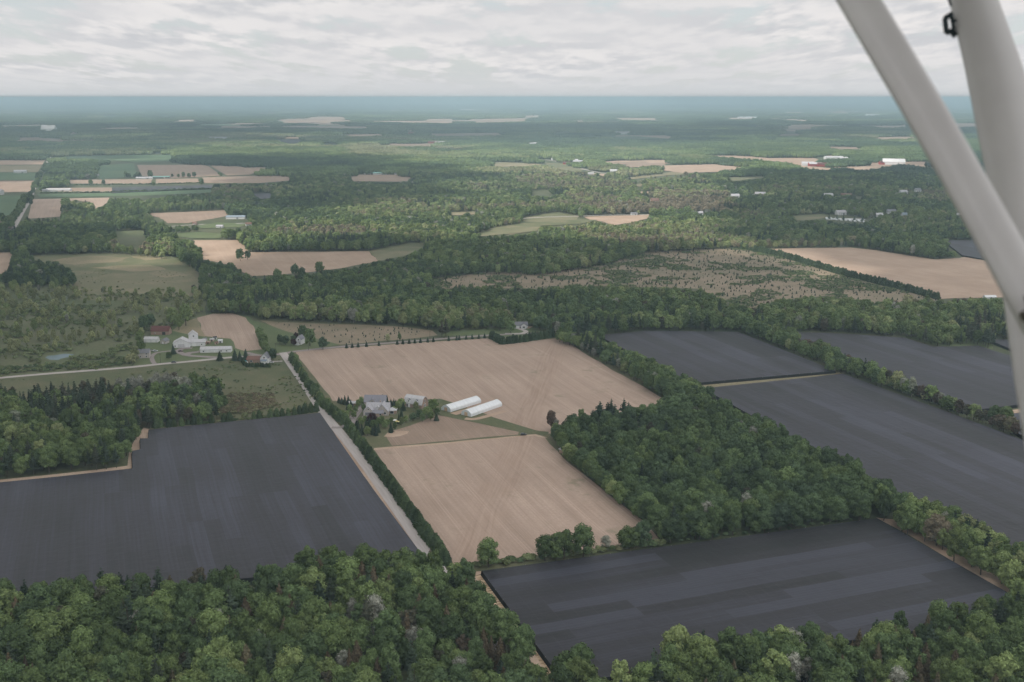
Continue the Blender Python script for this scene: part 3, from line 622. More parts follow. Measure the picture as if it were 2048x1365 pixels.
canopy([(1405,777),(1686,748),(1900,826),(2060,886),(2260,960),(2260,1230),(2060,1136),(1790,1000),(1600,885)], M['shade_n'], 'very large black shade netting reaching from the tan strip to beside the square wood',
       hidden=[(1405,776),(1686,749),(2048,886),(2260,960),(2260,1200),(2048,1088),(1900,1012),(1760,950),(1640,885),(1500,815),(1440,790)])
canopy([(1195,671),(1290,662),(1476,664),(1671,742),(1372,768),(1290,720)], M['shade_n'], 'black shade netting north of the tan strip, beside the hedgerow of the pale field')
canopy([(1546,664),(1649,666),(1710,669),(1809,676),(1866,694),(1956,692),(2022,712),(2200,760),(2200,790),(2043,809),(1928,823),(1790,770),(1640,706)], M['shade_n'], 'black shade netting behind the row of brownish pines',
       hidden=[(1580,664),(1649,665),(1710,668),(1809,675),(1866,693),(1956,691),(2022,712),(2200,760),(2200,790),(2043,809),(1945,820),(1900,790),(1790,738),(1690,705),(1620,680)])
canopy([(1985,832),(2180,812),(2240,950),(2070,890)], M['shade_n'], 'corner of black shade netting past the end of the brownish pines', hidden=[(2000,835),(2100,825),(2200,850),(2200,900),(2060,868)])
canopy([(1977,680),(2018,679),(2160,684),(2160,700),(2040,706)], M['shade_n'], 'thin black strip of shade netting in a bay of the wood')
canopy([(1886,481),(2120,479),(2120,545),(1985,521),(1925,511)], M['shade_n'], 'dark shade netting at the corner of the broad pinkish field')
canopy([(224,375),(323,373),(424,370),(425,377),(330,381),(224,386)], M['shade_n'], 'far strip of grey shade netting among pink soil strips', h=2.)
canopy([(506,388),(540,387),(548,396),(520,399)], M['shade_n'], 'small dark patch of shade netting sunk in the woods', h=2.)
canopy([(543,280),(608,279),(612,284),(600,289),(565,288)], M['shade_n'], 'faint grey shade netting far off in the woods', h=2.)
# ------------------------------------------------------------------ roads
def ribbon(name, px, w, m, z=.18, sub=6):
    """a road along a line, its width in metres"""
    P = [P2W(x, y) for x, y in px]
    Q = []
    for i in range(len(P)-1):
        p0, p1, p2, p3 = P[max(i-1,0)], P[i], P[i+1], P[min(i+2,len(P)-1)]
        for k in range(sub):
            t = k/sub; Q.append(.5*((2*p1)+(p2-p0)*t+(2*p0-5*p1+4*p2-p3)*t*t+(3*p1-p0-3*p2+p3)*t**3))
    Q.append(P[-1]); vs = []; c = Q[0].copy(); c.z = z; a = TH
    dd = (Q[-1]-Q[0]); a = math.atan2(dd.y, dd.x)-math.pi/2; Ri = Matrix.Rotation(-a, 3, 'Z')
    for i, p in enumerate(Q):
        d = (Q[min(i+1,len(Q)-1)]-Q[max(i-1,0)]).normalized(); n = Vector((-d.y,d.x,0))*w/2
        vs += [Ri @ (Vector((p.x,p.y,z))+n-c), Ri @ (Vector((p.x,p.y,z))-n-c)]
    o = link(name, mesh(name, vs, [(2*i,2*i+1,2*i+3,2*i+2) for i in range(len(Q)-1)], m), None, c, a); o['kind'] = 'structure'; return o
ribbon('gravel_road', [(565,706),(571,714),(604,762),(647,826),(711,904),(781,1000),(845,1092),(930,1215),(1010,1330),(1090,1450)], 7.2, M['gravel'], .22, 3)
ribbon('country_road', [(-420,792),(-150,770),(0,756.5),(98,748),(190,741),(262,735),(325,728.5),(387,723),(435,718),(467,715)], 6.2, M['gravel'], .18)
ribbon('country_road', [(467,715),(500,713),(535,711),(562,709),(599,702.5),(700,692.5),(794,685.5),(896,677.5),(975,671.5),(1047,668),(1110,665),(1180,662)], 6.2, M['asphalt'], .20)
ribbon('farm_lane_road', [(492,706),(515,711),(540,710.5),(560,709)], 6., M['asphalt'], .24)
ribbon('driveway_path', [(1010,668),(1040,668),(1052,664),(1044,660),(1034,657)], 5., M['gravel'], .26)
ribbon('house_yard_path', [(1034,656),(1048,655),(1062,656)], 12., M['dirt'], .22)
ribbon('driveway_path', [(440,716),(405,714),(378,712),(362,707),(358,702),(366,698),(385,697)], 6., M['asphalt'], .26)
ribbon('driveway_path', [(372,712),(378,707),(400,704),(420,696)], 7., M['asphalt'], .28)
ribbon('driveway_path', [(310,729),(305,722),(304,714),(312,707),(330,704),(352,702)], 4., M['asphalt'], .26)
ribbon('driveway_path', [(692,852),(705,838),(714,826),(720,818),(728,812)], 6., M['asphalt'], .26)
ribbon('garage_drive_path', [(706,842),(716,846),(727,838),(738,832)], 6.5, M['asphalt'], .28)
ribbon('driveway_path', [(663,856),(680,856),(694,852)], 5., M['asphalt'], .24)
ribbon('grass_track_path', [(875,824),(905,833),(965,845),(1040,861),(1095,868)], 8., M['rough'], .16)
ribbon('tunnel_yard_path', [(906,829),(924,824),(965,812)], 7., M['dirt'], .2)
ribbon('tunnel_yard_path', [(930,838),(955,838),(1010,823)], 5., M['dirt'], .2)
ribbon('pool_house_path', [(531,722),(548,724),(565,723)], 4., M['gravel'], .26)
ribbon('far_road', [(-40,540),(10,478),(28,455),(48,420),(62,395),(80,350),(100,315),(115,295),(128,278),(136,262)], 8., M['gravel'], .3)
clear([(26,458),(30,448),(40,432),(62,392),(85,340),(103,308),(130,268),(136,268),(112,302),(94,340),(72,392),(50,436),(36,458)])
ribbon('far_lane_road', [(1042,438),(1090,435),(1158,433),(1215,431),(1300,430),(1400,429),(1480,428)], 7., M['gravel'], .4); clear([(1042,436),(1158,432),(1300,429),(1480,426),(1480,428),(1302,431),(1160,434),(1042,438)])
ribbon('far_lane_road', [(1065,318),(1120,324),(1160,337),(1200,346),(1240,350)], 9., M['gravel'], .4); clear([(1070,317),(1122,323),(1162,336),(1162,339),(1118,327),(1070,320)]); clear([(1165,337),(1212,346),(1212,350),(1165,341)])
ribbon('far_farm_lane_road', [(300,458),(360,452),(420,449),(500,447),(560,446)], 6., M['gravel'], .4)
clear([(1648,430),(1700,432),(1735,440),(1733,447),(1650,442)]); clear([(1572,433),(1650,428),(1650,440),(1585,441)])
# far farms and houses: photo pixel, length, width, eaves, rise, wall, roof, label, kind
FAR = [(497,452,14,9,3.5,2.5,'white','broof','white house with a brown roof below the orange tree','house'),(440,456,12,8,3,2,'white','lgrey','small white shed on the far farm lane','shed'),(390,450,10,7,3,2,'tan','broof','tan cottage beside the far farm lane','house'),
 (760,349.5,42,14,4.5,3,'white','green','white barn with a pale green roof on a brown field','barn'),(735,349,22,10,3.5,2.5,'white','wroof','small white barn beside the green roofed barn','barn'),(793,350,12,8,3,2,'white','dgrey','little white shed past the green roofed barn','shed'),
 (118,383,60,16,4.5,2.5,'white','wroof','very long pale barn beside the red strip','barn'),(90,384,16,9,4,2.5,'white','dgrey','white farmhouse next to the very long pale barn','house'),(289,358.5,46,12,4,2,'white','wroof','long white shed among the pink strips','barn'),(323,357,48,12,4,2,'dgrey','green','long dark shed with a green roof among the pink strips','barn'),(41,347,36,16,6,4,'white','wroof','white barn beside the green crop and yellow strip','barn'),(-6,390,30,14,8,5,'white','wroof','white farm building at the frame edge by the green crop','barn'),
 (98,264,90,60,22,22,'white','wroof','pale tall farm building far along the straight road','barn'),(439,279.5,110,30,9,6,'white','wroof','white roofs far off in the light woods','barn'),(193,352,20,12,4,3,'white','dgrey','small house by the green square field','house'),
 (1615,332,40,22,8,6,'white','wroof','white barn at the near corner of the barnside field','barn'),(1630,333,44,20,8,5,'red','wroof','red barn with a pale roof between two white barns','barn'),(1648,333.5,44,18,8,5,'red','rroof','all red barn beside the barnside field','barn'),(1667,319,70,24,7,5,'white','wroof','long white barns behind the barnside field','barn'),(1687,320,30,18,6,4,'white','wroof','white shed past the long white barns','shed'),
 (1787,330,74,34,11,10,'white','white','large white arched barn standing by itself in the woods','barn'),(1768,330,34,18,8,5,'red','rroof','small red barn touching the large white arched barn','barn'),
 (1681,430,28,14,5,4,'white','lgrey','white house with a grey roof behind the nursery yard','house'),(1758,434,18,11,4,3.5,'white','wroof','white gabled house in the trees past the nursery yard','house'),(1782,428,24,14,5,4,'white','dgrey','white house with a dark roof among the suburb trees','house'),(1808,435,14,10,5,4,'white','bluegrey','white house with a blue grey roof among the suburb trees','house'),(1919,434,16,10,4,3,'white','wroof','small white house nearest the wing strut','house'),
 (1806,388,26,14,5,4,'white','lgrey','pale house deep in the suburb woods','house'),(1835,384,20,12,5,4,'white','dgrey','white house beyond the pale house in the suburb woods','house'),(1692,394,34,14,5,3,'tan','broof','tan long house in the suburb woods','house'),(1656,394,30,14,5,3,'white','wroof','white long house in the suburb woods','house'),(1520,392,34,16,5,4,'tan','lgrey','tan house with a pale roof in the mid woods','house'),(1470,396,26,14,5,4,'white','lgrey','white house with a pale roof in the mid woods','house'),
 (1309,406,24,14,5,5,'tan','broof','cream house with a brown roof in the light green trees','house'),(1148,324,40,18,6,4,'white','wroof','white house at the bend of the pale lane','house'),(1110,320,36,16,5,4,'white','dgrey','white house with a dark roof at the start of the pale lane','house'),(1160,326,50,18,5,4,'white','lgrey','long white shed at the bend of the pale lane','shed'),(1227,345,30,16,5,4,'white','wroof','white building at the end of the pale lane','house'),(1181,350,18,10,4,3,'white','wroof','white van sized hut beside the pale lane','hut'),(1133,329,24,14,5,4,'red','rroof','dark red barn beside the pale lane','barn'),
 (865,287,44,22,7,5,'red','rroof','red roofed farm far off beside the brown field','barn'),(880,288,46,22,7,5,'white','wroof','white barn beside the far red roofed farm','barn'),(823,268,60,26,8,6,'red','broof','far reddish farm roofs between two pale fields','barn'),(1246,269,90,34,10,7,'white','wroof','white barn above the far oval pale field','barn'),(1494,238,200,60,14,8,'white','white','bright white hall far off below the skyline','hall'),(1745,232,170,60,14,8,'white','wroof','far white hall close to the wing strut','hall'),(935,222,260,80,16,9,'white','white','tiny white hall on the hazy plain','hall'),(880,213,400,90,22,10,'white','white','tiny pale works under the skyline','hall'),(650,214,340,80,22,10,'white','white','faint pale works at the skyline','hall'),(1067,290,60,26,7,5,'white','wroof','far white barn in the dark woods','barn'),(1400,430,14,9,4,3,'white','lgrey','small white house on the pale far lane','house'),(1268,430.5,12,8,3,2,'white','dgrey','tiny white shed beside the pink field by the lane','shed')]
FOOT = []      # no tree stands on or just in front of a building
def foot(px, py, L, h=14.):
    p = P2W(px, py); D = math.hypot(p.y, HCAM); w = L*.62*FPX/D+1.5; d = h*FPX/D; FOOT.append([(px-w,py-1.0),(px+w,py-1.0),(px+w,py+d*.82),(px-w,py+d*.82)])
for q in FAR: foot(q[0], q[1], q[2])
for q in ((289,715,12),(323,669,22),(304,685,16),(330,687,8),(374,694,34),(433,704,32),(512,726,26),(1040,657,20),(1979,600,16),(472,438,40),(1692,441,84)): foot(*q)
# ------------------------------------------------------------------ low hills on the horizon
for (y0, h0, seed) in ((30000, 60, 1), (43000, 196, 5)):
    r = np.random.default_rng(seed); n = 240; xs = np.linspace(-34000, 34000, n); hh = np.zeros(n)
    for k, a in ((3,.5),(7,.3),(17,.22),(41,.12)): hh += a*np.sin(xs/34000*k*3.1+r.uniform(0,6.28))
    hh = h0*(.93+.07*hh)+r.uniform(-3.,3.,n); vs = []; fs = []
    for x, q in zip(xs, hh): vs += [(x,y0-9000,-.5),(x,y0-2500,q*.72),(x,y0,q),(x,y0+6000,-.5)]
    for i in range(n-1):
        for j in range(3): fs.append((i*4+j,i*4+j+4,i*4+j+5,i*4+j+1))
    tag(link('hills', mesh('hills', vs, fs, M['leaf'])), kind='structure')
# ------------------------------------------------------------------ planting
T = []      # (x, y, kind, hs, ws, rot, tint, zone)
def vnoise(X, Y, s, seed):
    r = np.random.default_rng(seed); G = r.uniform(0,1,(64,64)); u = np.asarray(X)/s+200.3; v = np.asarray(Y)/s+77.7
    i, j = np.floor(u).astype(int), np.floor(v).astype(int); fu, fv = u-i, v-j; fu = fu*fu*(3-2*fu); fv = fv*fv*(3-2*fv)
    g = lambda a, b: G[a%64, b%64]
    return (g(i,j)*(1-fu)+g(i+1,j)*fu)*(1-fv)+(g(i,j+1)*(1-fu)+g(i+1,j+1)*fu)*fv
ZONES = [ # key, outline (photo pixels, on the ground), kinds with weights, height factor, keep
 ('near', [(-500,1100),(905,1120),(975,1190),(1060,1300),(1120,1520),(-500,1520)], dict(broad=.73, larch=.11, pine=.09, brownpine=.04, silver=.03), 1.08, 1.),
 ('stream', [(1100,1240),(1240,1350),(2000,1232),(2500,1130),(2500,1600),(1100,1600)], dict(broad=.73, larch=.13, pine=.08, silver=.035), 1.08, 1.),
 ('square', [(1060,780),(1420,780),(1800,960),(1800,1080),(1300,1110),(1060,900)], dict(broad=.905, pine=.03, brownpine=.055, silver=.01), .96, 1.),
 ('stepped', [(-500,740),(500,740),(500,880),(280,980),(-500,1020)], dict(broad=.60, pine=.26, brownpine=.11, silver=.03), 1.0, 1.),
 ('marsh', [(-500,575),(330,575),(420,600),(420,640),(330,672),(262,737),(0,757),(-500,790)], dict(broad=.52, shrub=.46, silver=.02), .66, .40),
 ('belt', [(380,520),(2300,520),(2300,700),(380,700)], dict(broad=.84, pine=.06, brownpine=.06, silver=.02, shrub=.02), .98, 1.),
]
def zone_of(px, py):
    z = np.full(px.shape, len(ZONES)); 
    for k in range(len(ZONES)-1, -1, -1): z[pip(ZONES[k][1], px, py)] = k
    return z
WIDE = [(1.0, 0)]
def blocked(X, Y, h, rad):
    """would a crown here stand on or hide land that the photo shows open?"""
    bx, by = W2P(X, Y, 0*X); tx, ty = W2P(X, Y, h*.96+0*X); mx, my = W2P(X, Y, h*.5+0*X)
    D = np.hypot(Y, HCAM); wp = rad*FPX/D
    bad = np.zeros(X.shape, bool)
    for q in CLEAR:
        a = np.array(q); lo, hi = a.min(0)-90, a.max(0)+90
        s = (bx > lo[0]) & (bx < hi[0]) & (by > lo[1]) & (ty < hi[1]) & ~bad
        if not s.any(): continue
        i = np.where(s)[0]
        t = pip(q, bx[i], by[i]) | pip(q, tx[i], ty[i]) | pip(q, mx[i], my[i]) | pip(q, mx[i]-wp[i]*.75, my[i]) | pip(q, mx[i]+wp[i]*.75, my[i]) | pip(q, (bx[i]+mx[i])/2, (by[i]+my[i])/2)
        bad[i[t]] = True
    for q in BASE+FOOT: bad |= pip(q, bx, by)
    return bad
def grid_pts(y0, y1, s, marg):
    xm = (W0/2+marg)/FPX*1.03*y1; nx, ny = int(2*xm/s), int((y1-y0)/(s*.87))
    gx, gy = np.meshgrid(np.arange(nx), np.arange(ny)); X = -xm+(gx+.5*(gy%2))*s; Y = y0+gy*s*.87
    X = X.ravel()+rng.uniform(-.36,.36,X.size)*s; Y = Y.ravel()+rng.uniform(-.36,.36,Y.size)*s
    px, py = W2P(X, Y, 0*X); k = (px > -marg) & (px < W0+marg) & (py < H0+marg*.6); return X[k], Y[k], px[k], py[k]
def stand(X, Y, a=230., b=150., seed=3):
    """which wood lot a point lies in, as a value of its own for each lot"""
    gx = X*GX.x+Y*GX.y + 60*vnoise(X,Y,170,61); gy = X*GY.x+Y*GY.y + 50*vnoise(X,Y,140,62)
    j = np.floor(gy/b); i = np.floor((gx+137*(j%3))/a); v = np.sin(i*127.1+j*311.7+seed*17.3)*43758.5453; return v-np.floor(v)
def tint_for(X, Y, n, seed=0):
    t = .32*vnoise(X,Y,260,3+seed)+.18*vnoise(X,Y,60,4+seed)+rng.beta(1.6,2.6,n)*.62
    return np.clip(t-.03, 0, .94)
SUN_PALE_TINTS = [([(700,290),(1000,300),(1350,335),(1470,400),(1400,432),(1200,430),(1090,380),(900,335),(700,325)], .38), ([(350,265),(900,285),(900,300),(450,300),(350,290)], .35), ([(560,450),(900,470),(1180,450),(1160,475),(900,490),(700,480),(560,470)], .25), ([(1290,385),(1480,395),(1470,430),(1300,430)], .4), ([(1230,300),(1420,300),(1420,330),(1230,330)], .3), ([(0,575),(420,590),(400,640),(0,660)], .2), ([(220,495),(345,500),(345,522),(220,520)], .4), ([(1550,255),(1900,262),(1900,292),(1550,285)], .35), ([(1780,1000),(2200,1160),(2200,1300),(1950,1200)], .22)]  # sunlit patches painted as a lighter leaf tint; a few are paler stands
far_recs = []
for (y0, y1, s) in ((330, 1500, 8.0), (1500, 2300, 9.6), (2300, 3300, 12.0)):
    X, Y, px, py = grid_pts(y0, y1, s, 420 if y0 < 1500 else 360)
    n = len(X); z = zone_of(px, py); u = rng.uniform(0,1,n); kinds = np.full(n, 'broad', dtype='<U12'); hs = np.ones(n); keep = np.ones(n, bool)
    for k, Zn in enumerate(ZONES):
        m = z == k; acc = 0
        for kn, w in Zn[2].items(): kinds[m & (u >= acc) & (u < acc+w)] = kn; acc += w
        hs[m] *= Zn[3]; keep[m] &= rng.uniform(0,1,m.sum()) < Zn[4]
    m = z == len(ZONES); kinds[m & (u > .87)] = 'pine'; kinds[m & (u > .975)] = 'silver'
    # stands of pine and of small young growth
    st = vnoise(X, Y, 130, 9); m2 = (z >= 5) & (st > .78) & (u > .35); kinds[m2] = 'pine'
    m3 = (z == 3) & (px < 260) & (py < 850) & (rng.uniform(0,1,n) < .75); kinds[m3] = 'pine'
    # silvery stand in the stepped wood
    m4 = pip([(225,775),(300,765),(400,765),(400,800),(230,800)], px, py) & (rng.uniform(0,1,n) < .75); kinds[m4] = 'silver'
    hs *= rng.uniform(.72,1.20,n)*(.86+.30*vnoise(X,Y,90,12))
    hs[kinds == 'pine'] *= .92
    Hs = np.array([KIND[k]['H'] for k in kinds])*hs; rad = np.where(kinds == 'shrub', 1.6, np.where(np.isin(kinds, ['larch','pine']), 2.8, 5.))
    hs[kinds == 'shrub'] *= 1.5
    keep &= ~blocked(X, Y, Hs, rad)
    ti = tint_for(X, Y, n)
    # light green growth along the creek and in the far clearings
    li = vnoise(X, Y, 420, 31); ti = np.where((z >= 4) & (li > .60) & (kinds == 'broad'), ti+.30, ti)
    sv = stand(X, Y); ti = np.where((z > 5), ti+(sv-.5)*.42, ti); hs = np.where((z > 5) & (sv > .78), hs*.72, hs); ti = np.where(z == 4, ti+.22, ti); ti = np.where(z == 2, ti*.80, ti)
    for lp, dt in SUN_PALE_TINTS: ti = np.where(pip(lp, px, py) & (kinds == 'broad'), ti+dt*rng.uniform(.6,1.2,n), ti)  # painted sun patches and paler stands lighten the leaf tint
    ti = np.where((z == 4) & (kinds == 'broad'), np.clip(ti+.08, .42, .86), ti); ti = np.where((z == 4) & (kinds == 'shrub'), np.clip(.35+ti*.5, .4, .85), ti); ti = np.clip(ti, 0, 1)
    ws = hs**1.25*rng.uniform(.68,1.06,n)*(s/8.6 if s > 9 else 1)
    for i in np.where(keep)[0]:
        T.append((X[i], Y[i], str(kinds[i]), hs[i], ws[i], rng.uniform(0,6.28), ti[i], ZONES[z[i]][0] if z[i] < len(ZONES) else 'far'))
# -- rows and single trees, each where it grows
def row(px, step, kinds, hs, zone, wid=0., tint=(0,.6), ws=1., rows=1):
    P = [P2W(x, y) for x, y in px]
    for a, b in zip(P, P[1:]):
        d = b-a; n = max(1, int(d.length/step)); nn = Vector((-d.y, d.x, 0)).normalized()
        for i in range(n):
            for rr in range(rows):
                p = a + d*((i+rng.uniform(.3,.7))/n) + nn*((rr-(rows-1)/2)*step*.8+rng.uniform(-wid,wid)); k = kinds[int(rng.integers(len(kinds)))]
                h = rng.uniform(*hs); T.append((p.x, p.y, k, h, h*ws*rng.uniform(.9,1.12), rng.uniform(0,6.28), rng.uniform(*tint), zone))
def one(x, y, k, h=1., w=None, tint=.4, zone='single', label=None):
    p = P2W(x, y); T.append((p.x, p.y, k, h, w or h, rng.uniform(0,6.28), tint, zone) + ((label,) if label else ()))
row([(582,716),(607,758),(645,812),(690,850),(728,900)], 4.2, ['cedar','cedar','cedar','shrub'], (.9,1.2), 'windbreak', .8, (.4,1), 1.3)
row([(585,718),(607,756),(645,808),(690,846)], 20, ['broad'], (.42,.58), 'windbreak_bush', .6, (.3,.8), 1.1)
row([(728,900),(800,1000),(862,1085),(896,1132)], 3.4, ['cedar'], (1.0,1.2), 'windbreak', .4, (.1,.7), 1.3)
row([(306,856),(430,846),(560,834),(638,823)], 4.2, ['cedar','cedar','shrub'], (.75,1.1), 'netedge', 1., (.2,.9), 1.2)
row([(400,842),(560,828),(628,820)], 9, ['shrub'], (1.2,1.9), 'netedge_bush', 2., (.5,1))
row([(1124,682),(1210,712),(1300,750),(1395,798)], 7.5, ['broad'], (.70,.98), 'hedgerow', 2.2, (.25,.75), 1.05, 2)
row([(1136,690),(1350,792)], 12, ['silver','broad','shrub'], (.6,.9), 'hedgerow', 3, (.4,.8))
row([(1490,665),(1640,712),(1700,742),(1800,782),(1928,834),(2080,892)], 5.8, ['brownpine','brownpine','brownpine','broad'], (.72,1.0), 'pinerow', 1.8, (.3,1.), 1.15)
row([(1500,667),(1930,834),(2080,890)], 10, ['shrub','broad'], (.5,.65), 'pinerow', 2, (.3,.9))
row([(1822,1040),(1904,1082),(2014,1142),(2124,1200),(2260,1270)], 8.5, ['broad'], (.88,1.08), 'sandrow', 1.6, (.35,.85), 1.0, 2)
row([(1806,1042),(1894,1086),(2004,1147),(2110,1205)], 3.2, ['shrub'], (1.1,1.9), 'sandbush', 1., (.3,.9), 1.1)
row([(1330,1088),(1500,1068),(1745,1037)], 5.0, ['shrub','shrub','broad'], (.45,1.2), 'squareedge', 1.6, (.0,.45), 1.1)
row([(1108,872),(1142,925),(1292,1048)], 6.5, ['broad'], (.6,.85), 'square', .8, (.2,.75), 1.0)
row([(981,676),(1004,689),(1050,684),(1108,674)], 3.4, ['cedar'], (1.0,1.25), 'veehedge', .3, (.0,.35), 1.1)
row([(1462,493),(1560,513),(1700,555),(1800,579),(1878,600)], 4.2, ['cedar'], (1.05,1.4), 'scrubhedge', .5, (.0,.5), 1.1)
row([(948,1134),(1060,1122),(1180,1108),(1320,1088)], 3.6, ['shrub'], (1.0,1.7), 'netbush', .8, (.2,.9), 1.1)
row([(1190,1106),(1330,1090)], 7, ['shrub'], (1.4,2.1), 'netbush', 1.5, (.2,.9))
for dx in (565,598,633,682,755,862,895,932,965,998,1040,1073,1163,1210,1225,1265,1300,1340,1373): one(500+dx/2.926, 600+(283-(dx-565)*.071)/2.926, 'spruce', .52, .55, .1, 'roadspruce')
one(977,1135,'broad',1.0,1.0,.42,label='round solitary tree at the corner of the striped soil field')
one(1090,1122,'broad',.86,.95,.30,label='darker tree at the road end of the clump by the striped soil field')
one(1128,1119,'broad',1.08,1.05,.36,label='broad tree in the middle of the clump by the striped soil field')
one(1166,1116,'broad',1.12,1.12,.34,label='tallest tree of the clump by the striped soil field')
one(1112,1123,'broad',.9,.9,.45,label='lighter tree standing in front of the clump by the striped soil field')
one(1211,1103,'silver',.62,.8,.6,label='small pale grey tree between the clump and the wood corner')
one(1258,1098,'broad',.92,1.0,.40,label='rounded tree at the soil field corner nearest the square wood')
one(1284,1094,'broad',.98,.95,.12,label='dark tree beside the rounded tree at the square wood corner')
one(1162,1402,'broad',1.2,1.25,.60,label='big leafy tree standing alone in front of the straw covered track')
one(1128,1404,'broad',.92,.95,.50,label='smaller leafy tree joined to the big lone tree by the straw track')
one(1198,1412,'broad',.85,1.0,.62,label='low spreading tree beside the big lone tree by the straw track')
one(1350,1345,'broad',1.35,1.15,.74,label='tall bright green tree overlapping the edge of the striped shade netting')
one(1405,1392,'broad',1.2,1.0,.55,'stream'); one(1555,1352,'broad',1.15,.8,.45,'stream')
for x, y, h in ((54,1222,.85),(122,1220,.8),(208,1212,1.05),(243,1210,.9),(260,1212,.85),(320,1202,.95),(521,1186,.85),(640,1166,.95),(404,1196,.7)): one(x, y, 'pine', h, h*1.05, rng.uniform(.1,.6), 'near')
one(1640,1330,'broad',1.1,1.,.7,'stream'); one(1470,1345,'broad',1.0,1.05,.25,'stream'); one(1290,1408,'broad',1.05,1.1,.5,'stream')
one(1103,862,'brownpine',1.15,1.0,.9,label='brownish pine at the pointed corner of the square wood')
for x, h in ((1186,.62),(1199,.95),(1215,.86),(1222,.98),(1229,.8),(1247,1.02),(1256,.9)): one(x, 848+rng.uniform(-4,3), 'pine', h, rng.uniform(.85,1.25), rng.uniform(0,.6), 'square')
one(1310,779,'silver',1.1,1.,.2,label='pale bleached tree rising from the hedgerow beside the tan strip')
# farm B garden
for x, y, k, h, t in ((744,848,'purple',.85,.5),(723,812,'broad',.45,.5),(717,815,'broad',.4,.6),(802,819,'broad',.62,.7),(832,824,'broad',.48,.8),(838,838,'broad',.45,.1),(826,842,'broad',.44,.1),(854,836,'broad',.62,.6),(868,826,'broad',.70,.5),(712,829,'broad',.42,.5),(730,846,'broad',.34,.6),(748,856,'broad',.44,.35),(770,858,'broad',.40,.55),(783,846,'broad',.3,.5),(812,846,'broad',.36,.6),(845,844,'broad',.42,.3),(862,842,'broad',.45,.5),(788,826,'broad',.36,.7),(728,822,'broad',.34,.4),(694,838,'broad',.4,.6),
     (758,852,'broad',.4,.4),(764,849,'broad',.38,.5),(700,826,'broad',.4,.5),(722,852,'broad',.42,.6),(775,852,'broad',.36,.5),(803,852,'broad',.38,.7),(796,820,'broad',.42,.7),(790,860,'broad',.35,.4),(735,872,'broad',.45,.7),(708,838,'broad',.4,.5),(706,872,'broad',.5,.4),(875,832,'broad',.4,.3)):
    one(x, y, k, h*1.05, h*1.0, t, 'garden')
for x, y in ((678,806),(684,808),(690,810),(697,811),(702,815),(697,820),(774,812),(782,812),(792,814),(784,817),(788,819),(778,820),(812,812),(807,822),(803,835),(739,853),(733,858),(738,866),(745,870),(750,862),(752,872),(757,866),(713,858),(717,864),(724,870),(798,848),(873,842),(720,876),(782,866)):
    one(x, y, 'spruce', rng.uniform(.5,.85), rng.uniform(.5,.75), rng.uniform(0,.5), 'gardenspruce')
# trees of the farm and houses at the crossing
for x, y, k, h, w, t, lab in ((546,722,'broad',.72,.72,.05,'dark round tree beside the gravel road crossing'),(571,690,'broad',.68,.72,.05,'dark rounded tree at the lawn edge by the dotted strip'),(560,688,'broad',.6,.62,.1,None),(587,686,'broad',.55,.5,.1,None),
     (606,681,'broad',1.0,.85,.2,None),(587,692,'purple',.75,.62,.5,'dark purple tree beside the white gabled house'),(592,680,'purple',.8,.6,.5,'dark purple tree behind the white gabled house'),(620,693,'broad',1.1,1.1,.35,'tall green tree in front of the white gabled house'),(646,700,'broad',.85,.8,.05,'dark oval tree on the verge past the white gabled house'),
     (347,709,'spruce',.95,.9,.2,'dark conical tree before the big white barn'),(338,719,'broad',.45,.5,.3,'small round tree on the lawn inside the drive loop'),(271,722,'broad',.8,.9,.85,'olive round tree beside the grey house'),(283,714,'broad',.95,.85,.5,None),(262,728,'broad',.6,.9,.9,None),
     (470,722,'spruce',1.1,1.1,.2,None),(480,722,'spruce',.9,.9,.2,None),(492,722,'spruce',1.15,1.1,.2,None),(440,722,'spruce',.95,1.1,.3,None),(280,690,'broad',.9,.8,.6,None),(290,662,'broad',1.1,1.,.15,None),(300,655,'broad',1.1,1.,.1,None),(345,652,'broad',1.3,1.1,.7,'big light green tree behind the red roofed barn'),(372,652,'broad',1.5,1.3,.6,None),(358,660,'broad',1.1,.9,.6,None),
     (656,689,'shrub',1.3,1.3,.2,None),(776,684,'broad',.5,.5,.9,None),(799,682,'broad',.5,.4,.3,None),(884,674,'pine',.9,.9,.9,None),(892,674,'pine',1.,.9,.8,None),(1022,668,'broad',.9,.9,.4,None),(1000,662,'broad',1.,1.,.3,None),(1080,662,'broad',1.2,1.1,.1,None),(1095,664,'broad',.9,.9,.3,None),
     (399,512,'broad',.9,1.,.3,None),(481,523,'broad',1.25,1.1,.25,'rounded tree standing alone on the soil field'),(495,520,'broad',.9,.9,.15,None),(441,548,'broad',1.1,1.,.2,None),(462,552,'broad',1.2,1.,.3,None),(590,552,'broad',1.2,.9,.2,None),(604,555,'broad',1.,.8,.2,None),(640,550,'broad',1.2,1.1,.5,None),(555,558,'broad',1.,.9,.4,None),
     (502,441,'orange',1.,.9,.5,'orange tree by the far grey shed'),(1672,421,'orange',.8,.8,.5,'small orange tree behind the white nursery house'),(1722,432,'orange',1.2,1.,.5,'large orange tree at the end of the nursery yard'),(1885,446,'orange',.9,.8,.5,'orange tree at the wood edge near the wing strut'),
     (142,430,'broad',1.5,1.5,.25,None),(128,428,'broad',1.2,1.2,.2,None),(160,430,'broad',1.3,1.4,.25,None),(172,431,'broad',1.,1.2,.2,None),(150,425,'broad',1.3,1.3,.2,None)):
    one(x, y, k, h, w, t, 'yard', lab)
row([(518,668),(530,700),(536,712)], 6, ['broad'], (.45,.65), 'yard', 1.5, (.4,.7)); row([(492,734),(541,735)], 2.4, ['cedar'], (.55,.62), 'poolhedge', .3, (0,.3), 1.2); row([(491,733),(484,724)], 3, ['cedar'], (.55,.62), 'poolhedge', .3, (0,.3), 1.2)
